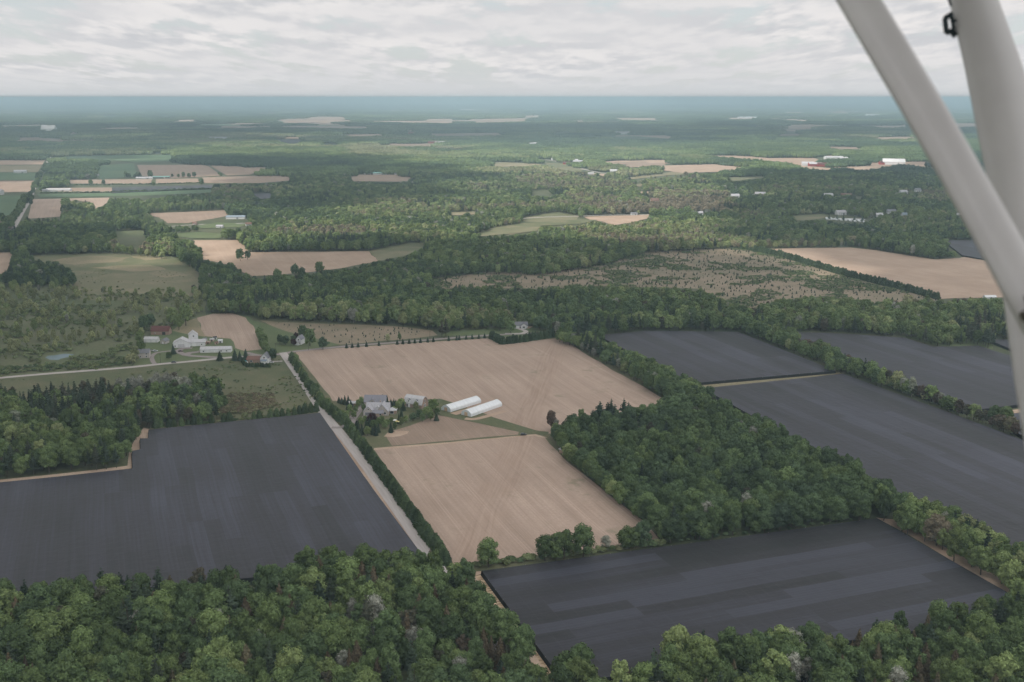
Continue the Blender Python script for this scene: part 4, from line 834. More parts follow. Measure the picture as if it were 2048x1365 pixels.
row([(0,440),(25,458)], 9, ['broad'], (.8,1.), 'far', 2); row([(-10,478),(30,440),(52,400)], 12, ['broad'], (.8,1.1), 'far', 5, (.3,.7)); row([(58,412),(72,372),(88,335)], 26, ['broad'], (.6,.9), 'far', 6)
row([(80,388),(220,386),(420,379)], 6, ['shrub'], (1.4,2.6), 'far', 3); row([(135,371),(310,370),(404,367)], 6, ['shrub'], (1.2,2.2), 'far', 2); row([(268,328),(274,355)], 16, ['broad'], (.4,.6), 'far', 2); row([(410,331),(444,354)], 16, ['broad'], (.4,.6), 'far', 2)
row([(1650,438),(1730,444)], 14, ['spruce'], (.9,1.3), 'far', 1); row([(204,490),(230,508),(330,518)], 14, ['broad'], (.7,.9), 'far', 3, (.6,.9))
row([(252,356),(268,357)], 9, ['broad'], (.7,1.3), 'far', 9); row([(300,356),(306,357)], 9, ['broad'], (1.2,1.5), 'far', 5); row([(340,356),(392,356)], 13, ['broad'], (.7,1.3), 'far', 9); row([(180,372),(184,372)], 9, ['broad'], (1,1.4), 'far', 5); row([(202,371),(212,371)], 9, ['broad'], (1,1.5), 'far', 5)
# bushes: scrub land, seedling strip, meadow
def bushes(px, s, keep, kinds, hs, zone, thr=0., tint=(.1,.8), cl=45., wf=1.):
    a = np.array(px); P = [P2W(*q) for q in px]; x0, x1 = min(p.x for p in P), max(p.x for p in P); y0, y1 = min(p.y for p in P), max(p.y for p in P)
    n = int((x1-x0)*(y1-y0)/s/s); X = rng.uniform(x0,x1,n); Y = rng.uniform(y0,y1,n); qx, qy = W2P(X,Y,0*X)
    pond = pip([(84,726),(92,706),(154,702),(158,712),(120,728)], qx, qy)
    k = ~pond & pip(px, qx, qy) & (rng.uniform(0,1,n) < keep) & (vnoise(X,Y,cl,40)*.6+vnoise(X,Y,cl/3,41)*.4 > thr)
    for i in np.where(k)[0]: h = rng.uniform(*hs); T.append((X[i],Y[i],kinds[int(rng.integers(len(kinds)))],h,h*rng.uniform(.9,1.2)*wf,rng.uniform(0,6.28),rng.uniform(*tint),zone))
bushes(SCR, 3.4, 1., ['shrub'], (.35,.75), 'scrub', .56, (.2,.75), 40., 1.5); bushes(SCR, 7., .8, ['spruce','shrub'], (.16,.36), 'scrub', 0, (0.2,.75), 30)
bushes([(520,643),(671,651),(790,655),(862,664),(800,678),(690,688),(600,667)], 6.5, .8, ['spruce','shrub'], (.13,.26), 'strip', .25, (0.1,.6), 20)
bushes([(0,762),(300,742),(560,714),(636,815),(470,835),(450,760),(330,746),(190,760)], 4.5, .75, ['shrub'], (.2,.62), 'meadow', .45, (.4,.88), 25)
bushes([(430,800),(470,790),(545,790),(550,812),(500,828),(430,830)], 2.4, .9, ['shrub'], (.8,1.25), 'meadow', 0, (.85,1.), 25)
bushes([(60,540),(400,545),(400,570),(150,570)], 9, .5, ['shrub'], (.2,.5), 'meadow', .5, (.6,.85)); bushes([(-300,600),(400,585),(400,640),(290,665),(262,735),(0,755),(-300,780)], 5.2, .8, ['shrub'], (.7,1.4), 'marsh', .50, (.5,.85), 30)
bushes([(0,736),(262,722),(262,730),(0,750)], 3.5, .9, ['shrub'], (.7,1.1), 'marsh', 0)
# ---- split: what shows largest becomes single trees, the rest of each wood one mass
ZT = {'near':'the wood in front of the end of the gravel road', 'stream':'the wood along the stream below the striped shade netting', 'square':'the square wood beside the striped soil field',
 'stepped':'the wood behind the stepped corner of the shade netting', 'marsh':'the marsh around the pond', 'belt':'the belt of woodland behind the country road', 'far':'the far woodland',
 'windbreak':'the windbreak row beside the gravel road', 'windbreak_bush':'the upper part of the windbreak beside the gravel road', 'netedge':'the bushy row behind the stepped shade netting', 'netedge_bush':'the bushy row behind the stepped shade netting',
 'hedgerow':'the hedgerow between the pale field and the shade netting', 'pinerow':'the row of brownish pines between two shade structures', 'sandrow':'the row of big trees beside the sandy path',
 'sandbush':'the undergrowth below the row of big trees beside the sandy path', 'squareedge':'the edge of the square wood facing the striped netting', 'veehedge':'the bent hedge by the country road', 'scrubhedge':'the long straight hedge beside the scrub land', 'netbush':'the low bushes behind the striped shade netting', 'roadspruce':'the verge of the country road beside the pale field',
 'garden':'the garden of the big grey farmhouse', 'gardenspruce':'the garden of the big grey farmhouse', 'yard':'the yards around the road crossing', 'poolhedge':'the clipped hedge in front of the pool house',
 'scrub':'the scrub land', 'strip':'the seedling strip behind the white gabled house', 'meadow':'the rough meadow below the country road', 'single':'the field edge'}
ADJ = {'broad':'leafy green tree', 'pine':'dark needled pine', 'larch':'brown cone shaped larch', 'silver':'silvery pale poplar', 'cedar':'dense dark green cedar', 'brownpine':'brownish rounded pine', 'spruce':'small dark cone shaped spruce', 'purple':'dark purple round tree', 'orange':'orange tree', 'shrub':'small rounded shrub'}
LIM = dict(brownpine=170, broad=290, pine=150, larch=110, silver=60, cedar=290, spruce=150, purple=5, orange=6, shrub=200)
byk = {}
for t in T: byk.setdefault(t[2], []).append(t)
mass = {}
for kn, L in byk.items():
    L.sort(key=lambda t: (len(t) < 9, t[1]*t[1]/(KIND[kn]['H']*t[3]/10)**2))
    K = KIND[kn]; nin = 0
    for t in L:
        x, y, _, h, w, rot, ti, zone = t[:8]; px, py = W2P(x, y, 0.); _, pt = W2P(x, y, K['H']*h)
        vis = -45 < px < W0+45 and pt < H0-4
        if vis and nin < LIM[kn]:
            nin += 1; i = nin % len(K['hi_me'])
            root = empty(K['obj'], (x, y, 0), rot); root.scale = (w, w, h)
            lab = t[8] if len(t) > 8 else '%s in %s' % (ADJ[kn], ZT[zone]); cat = K['obj'].replace('_', ' ')
            tag(root, lab, 'tree' if kn != 'shrub' else 'shrub'); root['category'] = {'broad':'broadleaf tree','pine':'pine','larch':'larch','brownpine':'brown pine','silver':'poplar','cedar':'cedar','spruce':'spruce','purple':'purple tree','orange':'orange tree','shrub':'shrub'}[kn]
            if len(t) == 8: root['group'] = '%ss in %s' % (cat, ZT[zone])
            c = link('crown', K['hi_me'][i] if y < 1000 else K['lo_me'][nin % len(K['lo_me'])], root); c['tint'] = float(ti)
            if kn != 'shrub': link('trunk', K['trunks'][i], root)
        elif y < 3400:
            mass.setdefault((zone, kn, 'hi' if y < 760 else 'lo'), []).append(t)
for (zone, kn, lod), L in mass.items():
    n = len(L); A = np.array([(t[0], t[1], 0, t[3], t[4], t[5], t[6]) for t in L]); nm = {'far':'distant_woodland','scrub':'scrub_bushes','meadow':'meadow_bushes','marsh':'marsh_thicket'}.get(zone, 'woodland')
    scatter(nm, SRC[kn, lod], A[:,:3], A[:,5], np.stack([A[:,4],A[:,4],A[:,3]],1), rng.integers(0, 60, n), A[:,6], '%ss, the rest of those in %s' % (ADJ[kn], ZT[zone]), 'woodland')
# ---- beyond: canopy blocks among random farm fields
rects = []; fv = {0:[],1:[],2:[]}
for k in range(2600):
    Yc = 2600*math.exp(rng.uniform(0, math.log(12))); Xc = rng.uniform(-.62,.62)*Yc; a, bb = rng.uniform(60,220)*(1+Yc/16000), rng.uniform(50,150)*(1+Yc/9000)
    px, py = W2P(Xc, Yc, 0.)
    if vnoise(Xc, Yc, 1500, 77) < .45 or py > 345 or (py > 262 and rng.uniform() < .93) or (py > 228 and rng.uniform() < .45): continue
    rects.append((Xc, Yc, a, bb)); fv[int(rng.choice([0,0,1,2]))].append((Xc,Yc,a,bb))
def in_rects(X, Y):
    bad = np.zeros(X.shape, bool)
    for (cx, cy, a, bb) in rects:
        dx, dy = X-cx, Y-cy; s = (np.abs(dx) < a+bb) & (np.abs(dy) < a+bb)
        if s.any(): bad[s] |= (np.abs(dx[s]*GX.x+dy[s]*GX.y) < a) & (np.abs(dx[s]*GY.x+dy[s]*GY.y) < bb)
    return bad
for k, (mk, nm) in enumerate((('soil_pink','distant_soil_fields_land'),('crop','distant_green_fields_land'),('soil_dark','distant_brown_fields_land'))):
    b = MB()
    for j, (cx, cy, a, bb) in enumerate(fv[k]):
        p = Vector((cx, cy, 0)); z = 1.+.02*(j % 40); b.add([p+GX*sx*a+GY*sy*bb+Vector((0,0,z)) for sx, sy in ((-1,-1),(1,-1),(1,1),(-1,1))], [(0,1,2,3)])
    tag(b.build(nm, M[mk]), kind='structure')
pts = []; scl = []; tnt = []
for (y0, y1, s, f) in ((3300, 5200, 52, 1.), (5200, 9000, 62, 1.25), (9000, 16000, 130, 2.6), (16000, 34000, 300, 5.6)):
    X, Y, px, py = grid_pts(y0, y1, s, 420); n = len(X); hh = np.full(n, 15.)
    bad = blocked(X, Y, hh, np.full(n, 18.)) | in_rects(X, Y); X, Y = X[~bad], Y[~bad]; n = len(X)
    for q, (x, y) in enumerate(zip(X, Y)): pts.append((x, y, 0)); scl.append((f*rng.uniform(.95,1.15), f*rng.uniform(.95,1.15), rng.uniform(.85,1.2)))
    t = .24*vnoise(X,Y,500,51)+.22*rng.uniform(0,1,n)+.30*np.clip((vnoise(X,Y,900,52)*.6+vnoise(X,Y,3000,53)*.4-.45)*6,0,1)+.02
    px, py = W2P(X, Y, 0*X); t = t+(stand(X, Y, 420., 300., 8)-.5)*.45; t = np.clip(t, 0, .95)
    for lp, dt in SUN_PALE_TINTS: t = np.where(pip(lp, px, py), t+dt*.8, t)  # same painted sun patches on the canopy blocks
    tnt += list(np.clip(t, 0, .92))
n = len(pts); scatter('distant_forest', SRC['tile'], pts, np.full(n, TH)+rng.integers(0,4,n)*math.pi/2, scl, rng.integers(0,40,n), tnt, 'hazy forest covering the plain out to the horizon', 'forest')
print('TREES', len(T), {k: len(v) for k, v in byk.items()}, 'blocks', n)
# ------------------------------------------------------------------ buildings
def corr(name, col, rough=.6, rust=None):
    m = mat(name, col, rough); q = ng(m); o = q.obj(); x, y, z = q.sep(o)
    st = q.noise(q.xyz(q.math('MULTIPLY', x, 1.6), q.math('MULTIPLY', y, .15), q.math('MULTIPLY', z, .15)), 1., 3, .6)
    c = q.mix(q.smooth(st, .3, .7), tuple(k*.86 for k in col), col)
    if rust: c = q.mix(q.smooth(q.noise(o, .3, 4, .7), .40, .62), c, rust)
    setcol(m, c); return m
B = dict(white=corr('white_siding', (.70,.70,.70)), wroof=corr('pale_metal_roof', (.52,.51,.52)), groof=corr('grey_shingle_roof', (.245,.24,.265), .85), lgrey=corr('light_grey_roof', (.42,.41,.43), .7),
 broof=corr('brown_shingle_roof', (.20,.115,.09), .85), rroof=corr('rusty_red_roof', (.12,.045,.042), .7, (.13,.06,.05)), tan=corr('tan_brick', (.42,.33,.27)), wood=corr('weathered_wood', (.33,.235,.185)),
 stone=corr('pale_stone_wall', (.47,.43,.40)), green=corr('green_metal_roof', (.22,.42,.36), .6), red=corr('red_barn_paint', (.36,.055,.045)), dgrey=corr('slate_grey_siding', (.20,.20,.215)), dark=mat('dark_opening', (.02,.02,.022), .4),
 glass=mat('window_glass', (.03,.035,.045), .12, 0, .6), trim=mat('white_trim', (.74,.74,.73), .6), film=corr('milky_tunnel_film', (.74,.76,.77), .45), filmend=corr('tunnel_end_film', (.60,.64,.65), .5), ply=mat('plywood', (.50,.34,.20)), bluegrey=corr('blue_grey_roof', (.24,.29,.34)),
 black=mat('black_rubber', (.02,.02,.02), .7), chrome=mat('pale_metal', (.5,.5,.52), .3, .8))
class Bld:
    def __init__(s, name, px, py, rz, label, cat, group=None):
        p = P2W(px, py); s.o = empty(name, (p.x, p.y, .1), rz, label=label, cat=cat); 
        if group: s.o['group'] = group
    def block(s, L, W, eave, rise, at=(0,0), rz=0, wall='white', roof='lgrey', kind='gable', over=.45, th=.25):
        """one volume of the building: ridge along its own x"""
        def tf(v): ca, sa = math.cos(rz), math.sin(rz); return (at[0]+v[0]*ca-v[1]*sa, at[1]+v[0]*sa+v[1]*ca, v[2])
        w = MB(); hw, hl = W/2, L/2
        if kind == 'gable': prof = [(-hw,0),(hw,0),(hw,eave),(0,eave+rise),(-hw,eave)]
        elif kind == 'gambrel': prof = [(-hw,0),(hw,0),(hw,eave),(hw*.62,eave+rise*.68),(0,eave+rise),(-hw*.62,eave+rise*.68),(-hw,eave)]
        elif kind == 'shed': prof = [(-hw,0),(hw,0),(hw,eave+rise),(-hw,eave)]
        else: prof = [(-hw,0),(hw,0),(hw,eave),(-hw,eave)]
        w.prism(prof, -hl, hl); w.v = [tf(v) for v in w.v]; w.build('wall', B[wall], s.o)
        r = MB(); g = .04; hx = hl+over
        if kind in ('gable', 'gambrel', 'shed'):
            line = {'gable': [(-hw,eave),(0,eave+rise),(hw,eave)], 'gambrel': [(-hw,eave),(-hw*.62,eave+rise*.68),(0,eave+rise),(hw*.62,eave+rise*.68),(hw,eave)], 'shed': [(-hw,eave),(hw,eave+rise)]}[kind]
            a, b2 = Vector(line[0]), Vector(line[1]); d = (a-b2).normalized()*over; a2 = a+d
            z, y2 = Vector(line[-1]), Vector(line[-2]); e = (z-y2).normalized()*over; z2 = z+e
            line = [tuple(a2)]+line[1:-1]+[tuple(z2)]
            lo = [(y, zz+g) for y, zz in line]; up = [(y*1.0, zz+g+th) for y, zz in line]
            n = len(line); vs = [(-hx,*p) for p in lo]+[(-hx,*p) for p in up]+[(hx,*p) for p in lo]+[(hx,*p) for p in up]; fs = []
            for i in range(n-1): fs += [(n+i,n+i+1,3*n+i+1,3*n+i), (i+1,i,2*n+i,2*n+i+1), (i,i+1,n+i+1,n+i), (2*n+i+1,2*n+i,3*n+i,3*n+i+1)]
            fs += [(0,n,3*n,2*n), (n-1,3*n-1,4*n-1,2*n-1)]; r.add(vs, fs)
        else:
            hy = hw+over; hr = max(.1, hl-hw); z0 = eave+g
            r.add([(-hx,-hy,z0),(hx,-hy,z0),(hx,hy,z0),(-hx,hy,z0),(-hr,0,z0+rise),(hr,0,z0+rise)], [(3,2,1,0),(0,1,5,4),(1,2,5),(2,3,4,5),(3,0,4)])
        r.v = [tf(v) for v in r.v]; s.last = r.build('roof', B[roof], s.o); s.tf = tf; s.hw = hw; s.hl = hl; return s
    def hole(s, side, pos, z, w, h, name='window', m='glass', frame=True):
        """a door or window on a wall of the last block: side 'f' -y, 'b' +y, 'l' -x, 'r' +x"""
        def q(a, t, zz): return s.tf({'f':(a,-s.hw-t,zz),'b':(a,s.hw+t,zz),'l':(-s.hl-t,a,zz),'r':(s.hl+t,a,zz)}[side])
        b = MB(); b.add([q(pos+dx,t,z+dz) for t in (-.05,.05) for dx, dz in ((-w/2,0),(w/2,0),(w/2,h),(-w/2,h))], [(0,1,2,3),(4,5,6,7),(0,1,5,4),(1,2,6,5),(2,3,7,6),(3,0,4,7)])
        o = b.build(name, B[m], s.o)
        if frame:
            f = MB(); e = .14
            for x0, x1, z0, z1 in ((-w/2-e,w/2+e,h,h+e),(-w/2-e,w/2+e,-e,0),(-w/2-e,-w/2,0,h),(w/2,w/2+e,0,h)):
                f.add([q(pos+dx,t,z+dz) for t in (-.03,.11) for dx, dz in ((x0,z0),(x1,z0),(x1,z1),(x0,z1))], [(0,1,2,3),(4,5,6,7),(0,1,5,4),(1,2,6,5),(2,3,7,6),(3,0,4,7)])
            f.build('frame', B['trim'], o)
        return s
    def chimney(s, x, y, z, h=1.6):
        b = MB(); b.box((x,y,z+h/2),(.8,.8,h)); b.box((x,y,z+h+.08),(1.,1.,.16)); b.build('chimney', B['tan'], s.last); return s
# --- two arched growing tunnels
def tunnel(pa, pb, pc, label, hgt=4.6):
    A, Bq, C = P2W(*pa), P2W(*pb), P2W(*pc)     # front end, its two feet; the far foot
    ax = (C-Bq).normalized(); L = (C-Bq).length; rz = math.atan2(ax.y, ax.x); W = 9.2; c = Bq + ax*(L/2) + Vector((-ax.y, ax.x, 0))*W/2
    o = empty('growing_tunnel', (c.x, c.y, .1), rz, label=label, cat='greenhouse'); o['group'] = 'two white growing tunnels'
    def prof(k=1.): 
        P = [(-W/2,0),(-W/2,1.9)]; 
        for a, z in ((-.95,2.45),(-.82,3.05),(-.62,3.65),(-.38,4.15),(-.16,4.5),(0,4.66),(.16,4.5),(.38,4.15),(.62,3.65),(.82,3.05),(.95,2.45)): P.append((W/2*a*k, z))
        return P+[(W/2,1.9),(W/2,0)]
    P = prof(); n = len(P); vs = []; fs = []; S = 16
    for j in range(S+1):
        x = -L/2+L*j/S
        for k, (y, z) in enumerate(P): vs.append((x, y, z))
    for j in range(S):
        for k in range(1, n-2): fs.append((j*n+k, (j+1)*n+k, (j+1)*n+k+1, j*n+k+1))
    link('film_cover', mesh('film_cover', vs, fs, B['film']), o)
    for s in (-1, 1):
        b = MB(); b.box((0, s*(W/2+.02), .95), (L, .05, 1.86)); b.build('side_curtain', B['film'], o)
        b = MB(); b.box((0, s*(W/2+.10), 1.9), (L+.2, .14, .18)); b.build('side_rail', B['trim'], o)
    for x, nm in ((-L/2, 'front'), (L/2, 'rear')):
        b = MB(); b.prism(prof(.998), x-.03, x+.03); e = b.build('end_wall', B['filmend'], o)
        d = MB(); sx = -.09 if x < 0 else .09; d.box((x+sx, .2, 1.45), (.08, 2.9, 2.9)); dd = d.build('door', B['ply'], o)
        f = MB(); f.box((x+sx*1.6, .2, 1.4), (.05, .12, 2.7)); f.box((x+sx*1.6, .2, 2.95), (.05, 3.1, .12)); f.build('door_frame', B['trim'], dd)
    for j in range(S+1):
        x = -L/2+L*j/S; b = MB(); b.tube([(x, y*1.008, z+.03) for y, z in P], .055, 5); b.build('hoop', B['trim'], o)
    b = MB(); b.box((0, 0, hgt+.05), (L, .10, .08)); b.build('ridge_rail', B['trim'], o); return o
tunnel((880,821),(901,825),(962,806), 'white growing tunnel beside the garden trees, set behind its twin')
tunnel((922,831),(942,834.5),(1004,813), 'white growing tunnel standing in front of its twin, nearer the furrowed path')
# --- big grey farmhouse and outbuildings
h = Bld('farmhouse', 757, 826, R(-2), 'big grey roofed farmhouse with several gables and a double garage', 'house')
h.block(17, 10, 3.2, 4.3, (0,1), 0, 'stone', 'lgrey'); h.hole('b', -3, 1, 1.4, 1.4).hole('b', 3, 1, 1.4, 1.4)
h.block(8, 7.5, 3.1, 3.9, (-6.2,-4.5), math.pi/2, 'stone', 'lgrey'); h.hole('l', 0, .2, 5.0, 2.5, 'garage_door', 'dgrey').hole('l', 0, 4.3, .9, 1.)
h.block(10, 9, 3., 5.2, (4.0,-2.5), math.pi/2, 'stone', 'lgrey').hole('l', -2, 1, 1.5, 1.5).hole('l', 2, 1, 1.5, 1.5).hole('r', 0, 1, 1.3, 1.4)
h.block(8, 5, 2.5, 1.6, (1.,-8.), 0, 'tan', 'groof'); h.hole('f', -2, .9, 1.2, 1.3).hole('f', 2, .9, 1.2, 1.3)
h.block(6, 6, 2.7, 1.9, (10.6,-.5), 0, 'wood', 'wroof', 'hip').hole('f', 0, .3, 2.6, 2., 'patio_door', 'glass')
h.block(2.2, 2.6, 5.4, .9, (0.2,-4.2), math.pi/2, 'white', 'wroof'); h.chimney(1.5, 1.4, 7.2)
g2 = Bld('guest_house', 752, 811, R(-3), 'long grey roofed house with one front gable, behind the big farmhouse', 'house')
g2.block(16.5, 9, 3.6, 4.3, (0,0), 0, 'stone', 'groof').hole('f', -5.6, 1.2, 1.4, 1.4).hole('f', 5, 1.2, 1.4, 1.4).hole('r', 0, 4, 1., 1.2)
g2.block(6.5, 6, 3.5, 2.9, (-1.8,-3), math.pi/2, 'stone', 'groof').hole('l', 0, .2, 3., 2.4, 'garage_door', 'trim').hole('l', 0, 4., .9, 1.); g2.chimney(5, .5, 7.5, 1.2)
b3 = Bld('gambrel_barn', 832, 813, R(-26), 'pale gambrel roofed barn with two dormers, beside the garden trees', 'barn')
b3.block(15.5, 9.5, 3.0, 5.4, (0,0), 0, 'wood', 'wroof', 'gambrel'); b3.hole('f', -4, .1, 3., 2.4, 'garage_door', 'dark').hole('f', 2, .1, 3., 2.4, 'garage_door', 'dark').hole('r', 0, 4.4, 1.2, 1.4).hole('r', 0, .5, 2.2, 2.2, 'door', 'dgrey')
for x in (-3.4, 3.2): b3.block(2.6, 1.8, 5.6, 1.0, (x,-3.6), math.pi/2, 'trim', 'dgrey', over=.2, th=.12).hole('l', 0, 4.5, .9, .9, frame=False)
s4 = Bld('garden_shed', 706, 811.5, R(0), 'small pale roofed shed among spruces near the windbreak', 'shed'); s4.block(5.5, 3.6, 2.2, 1., (0,0), 0, 'wood', 'wroof').hole('f', 0, .1, 1.4, 1.9, 'door', 'dgrey', False)
s5 = Bld('field_hut', 1127, 905, R(60), 'small open hut with a pale roof at the edge of the square wood', 'hut'); s5.block(6, 3.4, 2.1, .5, (0,0), 0, 'wood', 'wroof', 'shed').hole('f', -1, .3, 2.4, 1.5, 'opening', 'dark', False).hole('f', 2, .3, 1.2, 1.5, 'opening', 'dark', False)
# --- farm north of the country road
w = Bld('white_farm_shed', 374, 692, R(9), 'big white shed with a low wing and a tall gabled grain house behind', 'barn')
w.block(11, 15, 4.6, 3.8, (-4,-3), math.pi/2, 'white', 'wroof').hole('l', 0, .1, 6, 3.6, 'sliding_door', 'wroof').hole('l', 5.6, 1.2, 1.1, 1.2)
w.block(14, 9, 3.6, 2., (10,1), 0, 'white', 'wroof').hole('f', -3, .1, 3.4, 2.8, 'garage_door', 'trim').hole('f', 4, 1, 1.1, 1.1)
w.block(9, 8.5, 8., 3.4, (4.5,13), R(100), 'white', 'wroof').hole('l', 0, 6.5, 1.2, 1.4)
w = Bld('low_white_shed', 433, 704, R(4), 'long low white shed beside the looping drive', 'shed'); w.block(28, 8, 3.1, 1.8, (0,0), 0, 'white', 'wroof').hole('f', -11, .9, 1.3, 1.1).hole('f', -1, .1, 1.2, 2.1, 'door', 'trim', False).hole('f', 5, 1, 1.3, 1.1).hole('f', 10, 1, 1.3, 1.1)
w = Bld('red_roofed_barn', 323, 668.5, R(-3), 'old barn with a rusty red roof and tan boards', 'barn'); w.block(18, 9, 3.8, 4.2, (0,0), 0, 'wood', 'rroof').hole('f', 4, .1, 3.2, 2.8, 'sliding_door', 'dark', False).hole('f', -5, 1.4, 1, 1)
w = Bld('small_white_garage', 304, 684, R(-3), 'small white garage with a grey roof below the red roofed barn', 'garage'); w.block(13, 6.5, 2.9, 1.9, (0,0), 0, 'white', 'wroof').hole('f', -2.4, .1, 2.6, 2.2, 'garage_door', 'trim').hole('f', 3, .1, 2.6, 2.2, 'garage_door', 'trim')
w = Bld('grey_tool_shed', 330, 687, R(75), 'little grey shed between the white garage and the big white shed', 'shed'); w.block(7, 5.5, 2.6, 2.2, (0,0), 0, 'stone', 'dgrey').hole('l', 0, .1, 1.2, 2., 'door', 'trim', False)
w = Bld('grey_house', 289, 715, R(8), 'grey house half hidden by trees beside the country road', 'house'); w.block(10, 9, 5., 2.6, (0,0), 0, 'stone', 'dgrey').hole('f', -2.6, 1, 1.1, 1.3).hole('f', 2.6, 1, 1.1, 1.3).hole('f', 2.6, 3.4, 1.1, 1.2).hole('r', 0, 3.2, 1.1, 1.3)
w = Bld('pool_house', 512, 724, R(-4), 'brown roofed bungalow with a steep white gabled end beside a swimming pool', 'house'); w.block(14, 9, 2.8, 2.2, (0,0), 0, 'wood', 'broof').hole('f', -3, .8, 1.8, 1.4)
w.block(9, 7, 4.6, 3.8, (9,-.5), math.pi/2, 'white', 'dgrey').hole('l', 0, 1, 3.6, 1.6).hole('l', 0, 4.4, 1.4, 1.2).hole('r', 0, 4.4, 1.2, 1.2); w.block(5, 4, 2.4, .9, (9.,-5.5), 0, 'trim', 'bluegrey'); w.chimney(9, -5, 3)
w = Bld('white_gabled_house', 601, 688, R(75), 'narrow white gabled house between purple trees', 'house'); w.block(8, 5.4, 5.0, 3.2, (0,0), 0, 'white', 'groof').hole('l', -1.4, 1, 1, 1.4).hole('l', 1.4, 1, 1, 1.4).hole('l', 0, 4, 1, 1.4); w.block(3.5, 4, 2.6, 1.1, (-5.4,.5), 0, 'white', 'lgrey').hole('f', 0, 1, 1.1, 1.2)
w = Bld('white_bungalow', 1040, 655.5, R(2), 'white bungalow with a dark grey roof at the end of the drive', 'house'); w.block(15, 9, 3., 2.8, (0,0), 0, 'white', 'dgrey').hole('f', -5, .9, 1.4, 1.3).hole('f', 0, .1, 1.1, 2.1, 'door', 'dark'); w.block(6, 5, 3.4, 2.2, (3.6,-4), math.pi/2, 'white', 'dgrey').hole('l', 0, .9, 2, 1.5)
w = Bld('roadside_shed', 1979, 599, R(5), 'white shed by the pinkish field near the wing strut', 'shed'); w.block(13, 7, 3., 1.6, (0,0), 0, 'white', 'white').hole('f', 0, .1, 3, 2.4, 'door', 'dgrey'); 
w = Bld('far_grey_shed', 472, 438, R(3), 'long blue grey shed beside an orange tree', 'shed'); w.block(36, 14, 4, 2.4, (0,0), 0, 'white', 'bluegrey').hole('f', 4, .1, 4, 3, 'door', 'dgrey')
# --- far farms and houses, each with its walls, roof and door
for px, py, L, Wd, ev, rs, wl, rf, lab, cat in FAR:
    q = Bld('far_'+{'house':'house','barn':'barn','shed':'shed','hut':'hut','hall':'hall'}[cat], px, py, R(random.choice([4,-6,20,-14,12])), lab, cat)
    if cat == 'house': L *= .72; Wd *= .8
    q.block(L, Wd, ev, rs, (0,0), 0, wl, rf, 'gable', .6, .3); q.hole('f', L*.2, .1, min(4, L*.2), ev*.7, 'door', 'dgrey' if wl != 'dgrey' else 'trim', False)
    if cat == 'house': q.hole('f', -L*.25, ev*.3, 1.5, 1.3).hole('f', -L*.05, ev*.3, 1.5, 1.3)
# nursery yard frames
q = MB(); q.box((0,0,.1), (70,26,.12)); p = P2W(1692, 439); o = q.build('nursery_yard', B['wroof'], None, (p.x,p.y,.3), R(-6)); o['kind'] = 'structure'
for i in range(9):
    q = Bld('nursery_frame', 1654+i*9.2, 438+i*.75, R(80), 'long low plastic frame number in the pale nursery yard', 'cold frame', 'low plastic frames in the nursery yard'); q.o['label'] = 'long low white plastic frame in the nursery yard'
    q.block(26, 4., 1.2, 1., (0,0), 0, 'film', 'film', over=.1, th=.1)
# --- pool, yard things
p = P2W(494, 725); b = MB(); b.tube([(0,0,0),(0,0,1.2)], 2.7, 20); t = empty('swimming_pool', (p.x,p.y,.1), 0, label='round turquoise swimming pool inside the clipped hedge', cat='swimming pool')
b.build('pool_wall', B['trim'], t); m = mat('pool_water', (.05,.42,.50), .1, 0, .5); b = MB(); b.tube([(0,0,1.2),(0,0,1.24)], 2.5, 20); b.build('water', m, t)
def crate(px, py, s, c, lab, roof=None):
    t = Bld('yard_hut', px, py, R(random.choice([5,-10,30])), lab, 'hut'); t.block(s, s*.8, s*.55, s*.25, (0,0), 0, c, roof or c, over=.2, th=.12); t.hole('f', 0, .1, s*.3, s*.42, 'door', 'dark', False)
for a in ((410,682,3.6,'white','white hut first in the yard behind the low white shed','dgrey'),(424,683,3.6,'tan','tan hut second in the yard behind the low white shed','wroof'),(430,679,3.4,'white','white hut at the back of the yard behind the low white shed','dark'),(441,686,4.2,'white','bright white tank shed at the end of the yard','white'),(417,688,3.2,'wood','brown crate hut in the middle of the farm yard','tan'),(433,689,3.2,'tan','dark roofed hut just behind the low white shed','broof'),(410,690,3,'wood','brown hut behind the corner of the low white shed','broof')): crate(*a)
for k, (x, y) in enumerate(((795,848),(799,849),(789,846))):
    p = P2W(x, y); t = empty('garden_parasol', (p.x,p.y,.1), 0, label=['yellow garden parasol on the farmhouse lawn','small yellow garden parasol farther out on the farmhouse lawn','white garden parasol on the farmhouse terrace'][k], cat='parasol')
    b = MB(); b.add([(0,0,2.6)]+[(1.7*math.cos(i*.785),1.7*math.sin(i*.785),2.0) for i in range(8)]+[(0,0,2.5)], [(0,1+i,1+(i+1)%8) for i in range(8)]+[(9,1+(i+1)%8,1+i) for i in range(8)]); b.build('canopy', mat('parasol_cloth%d' % k, [(.7,.55,.2),(.7,.6,.3),(.75,.75,.72)][k]), t)
    b = MB(); b.tube([(0,0,0),(0,0,2.5)], .04, 6); b.build('pole', B['chrome'], t)
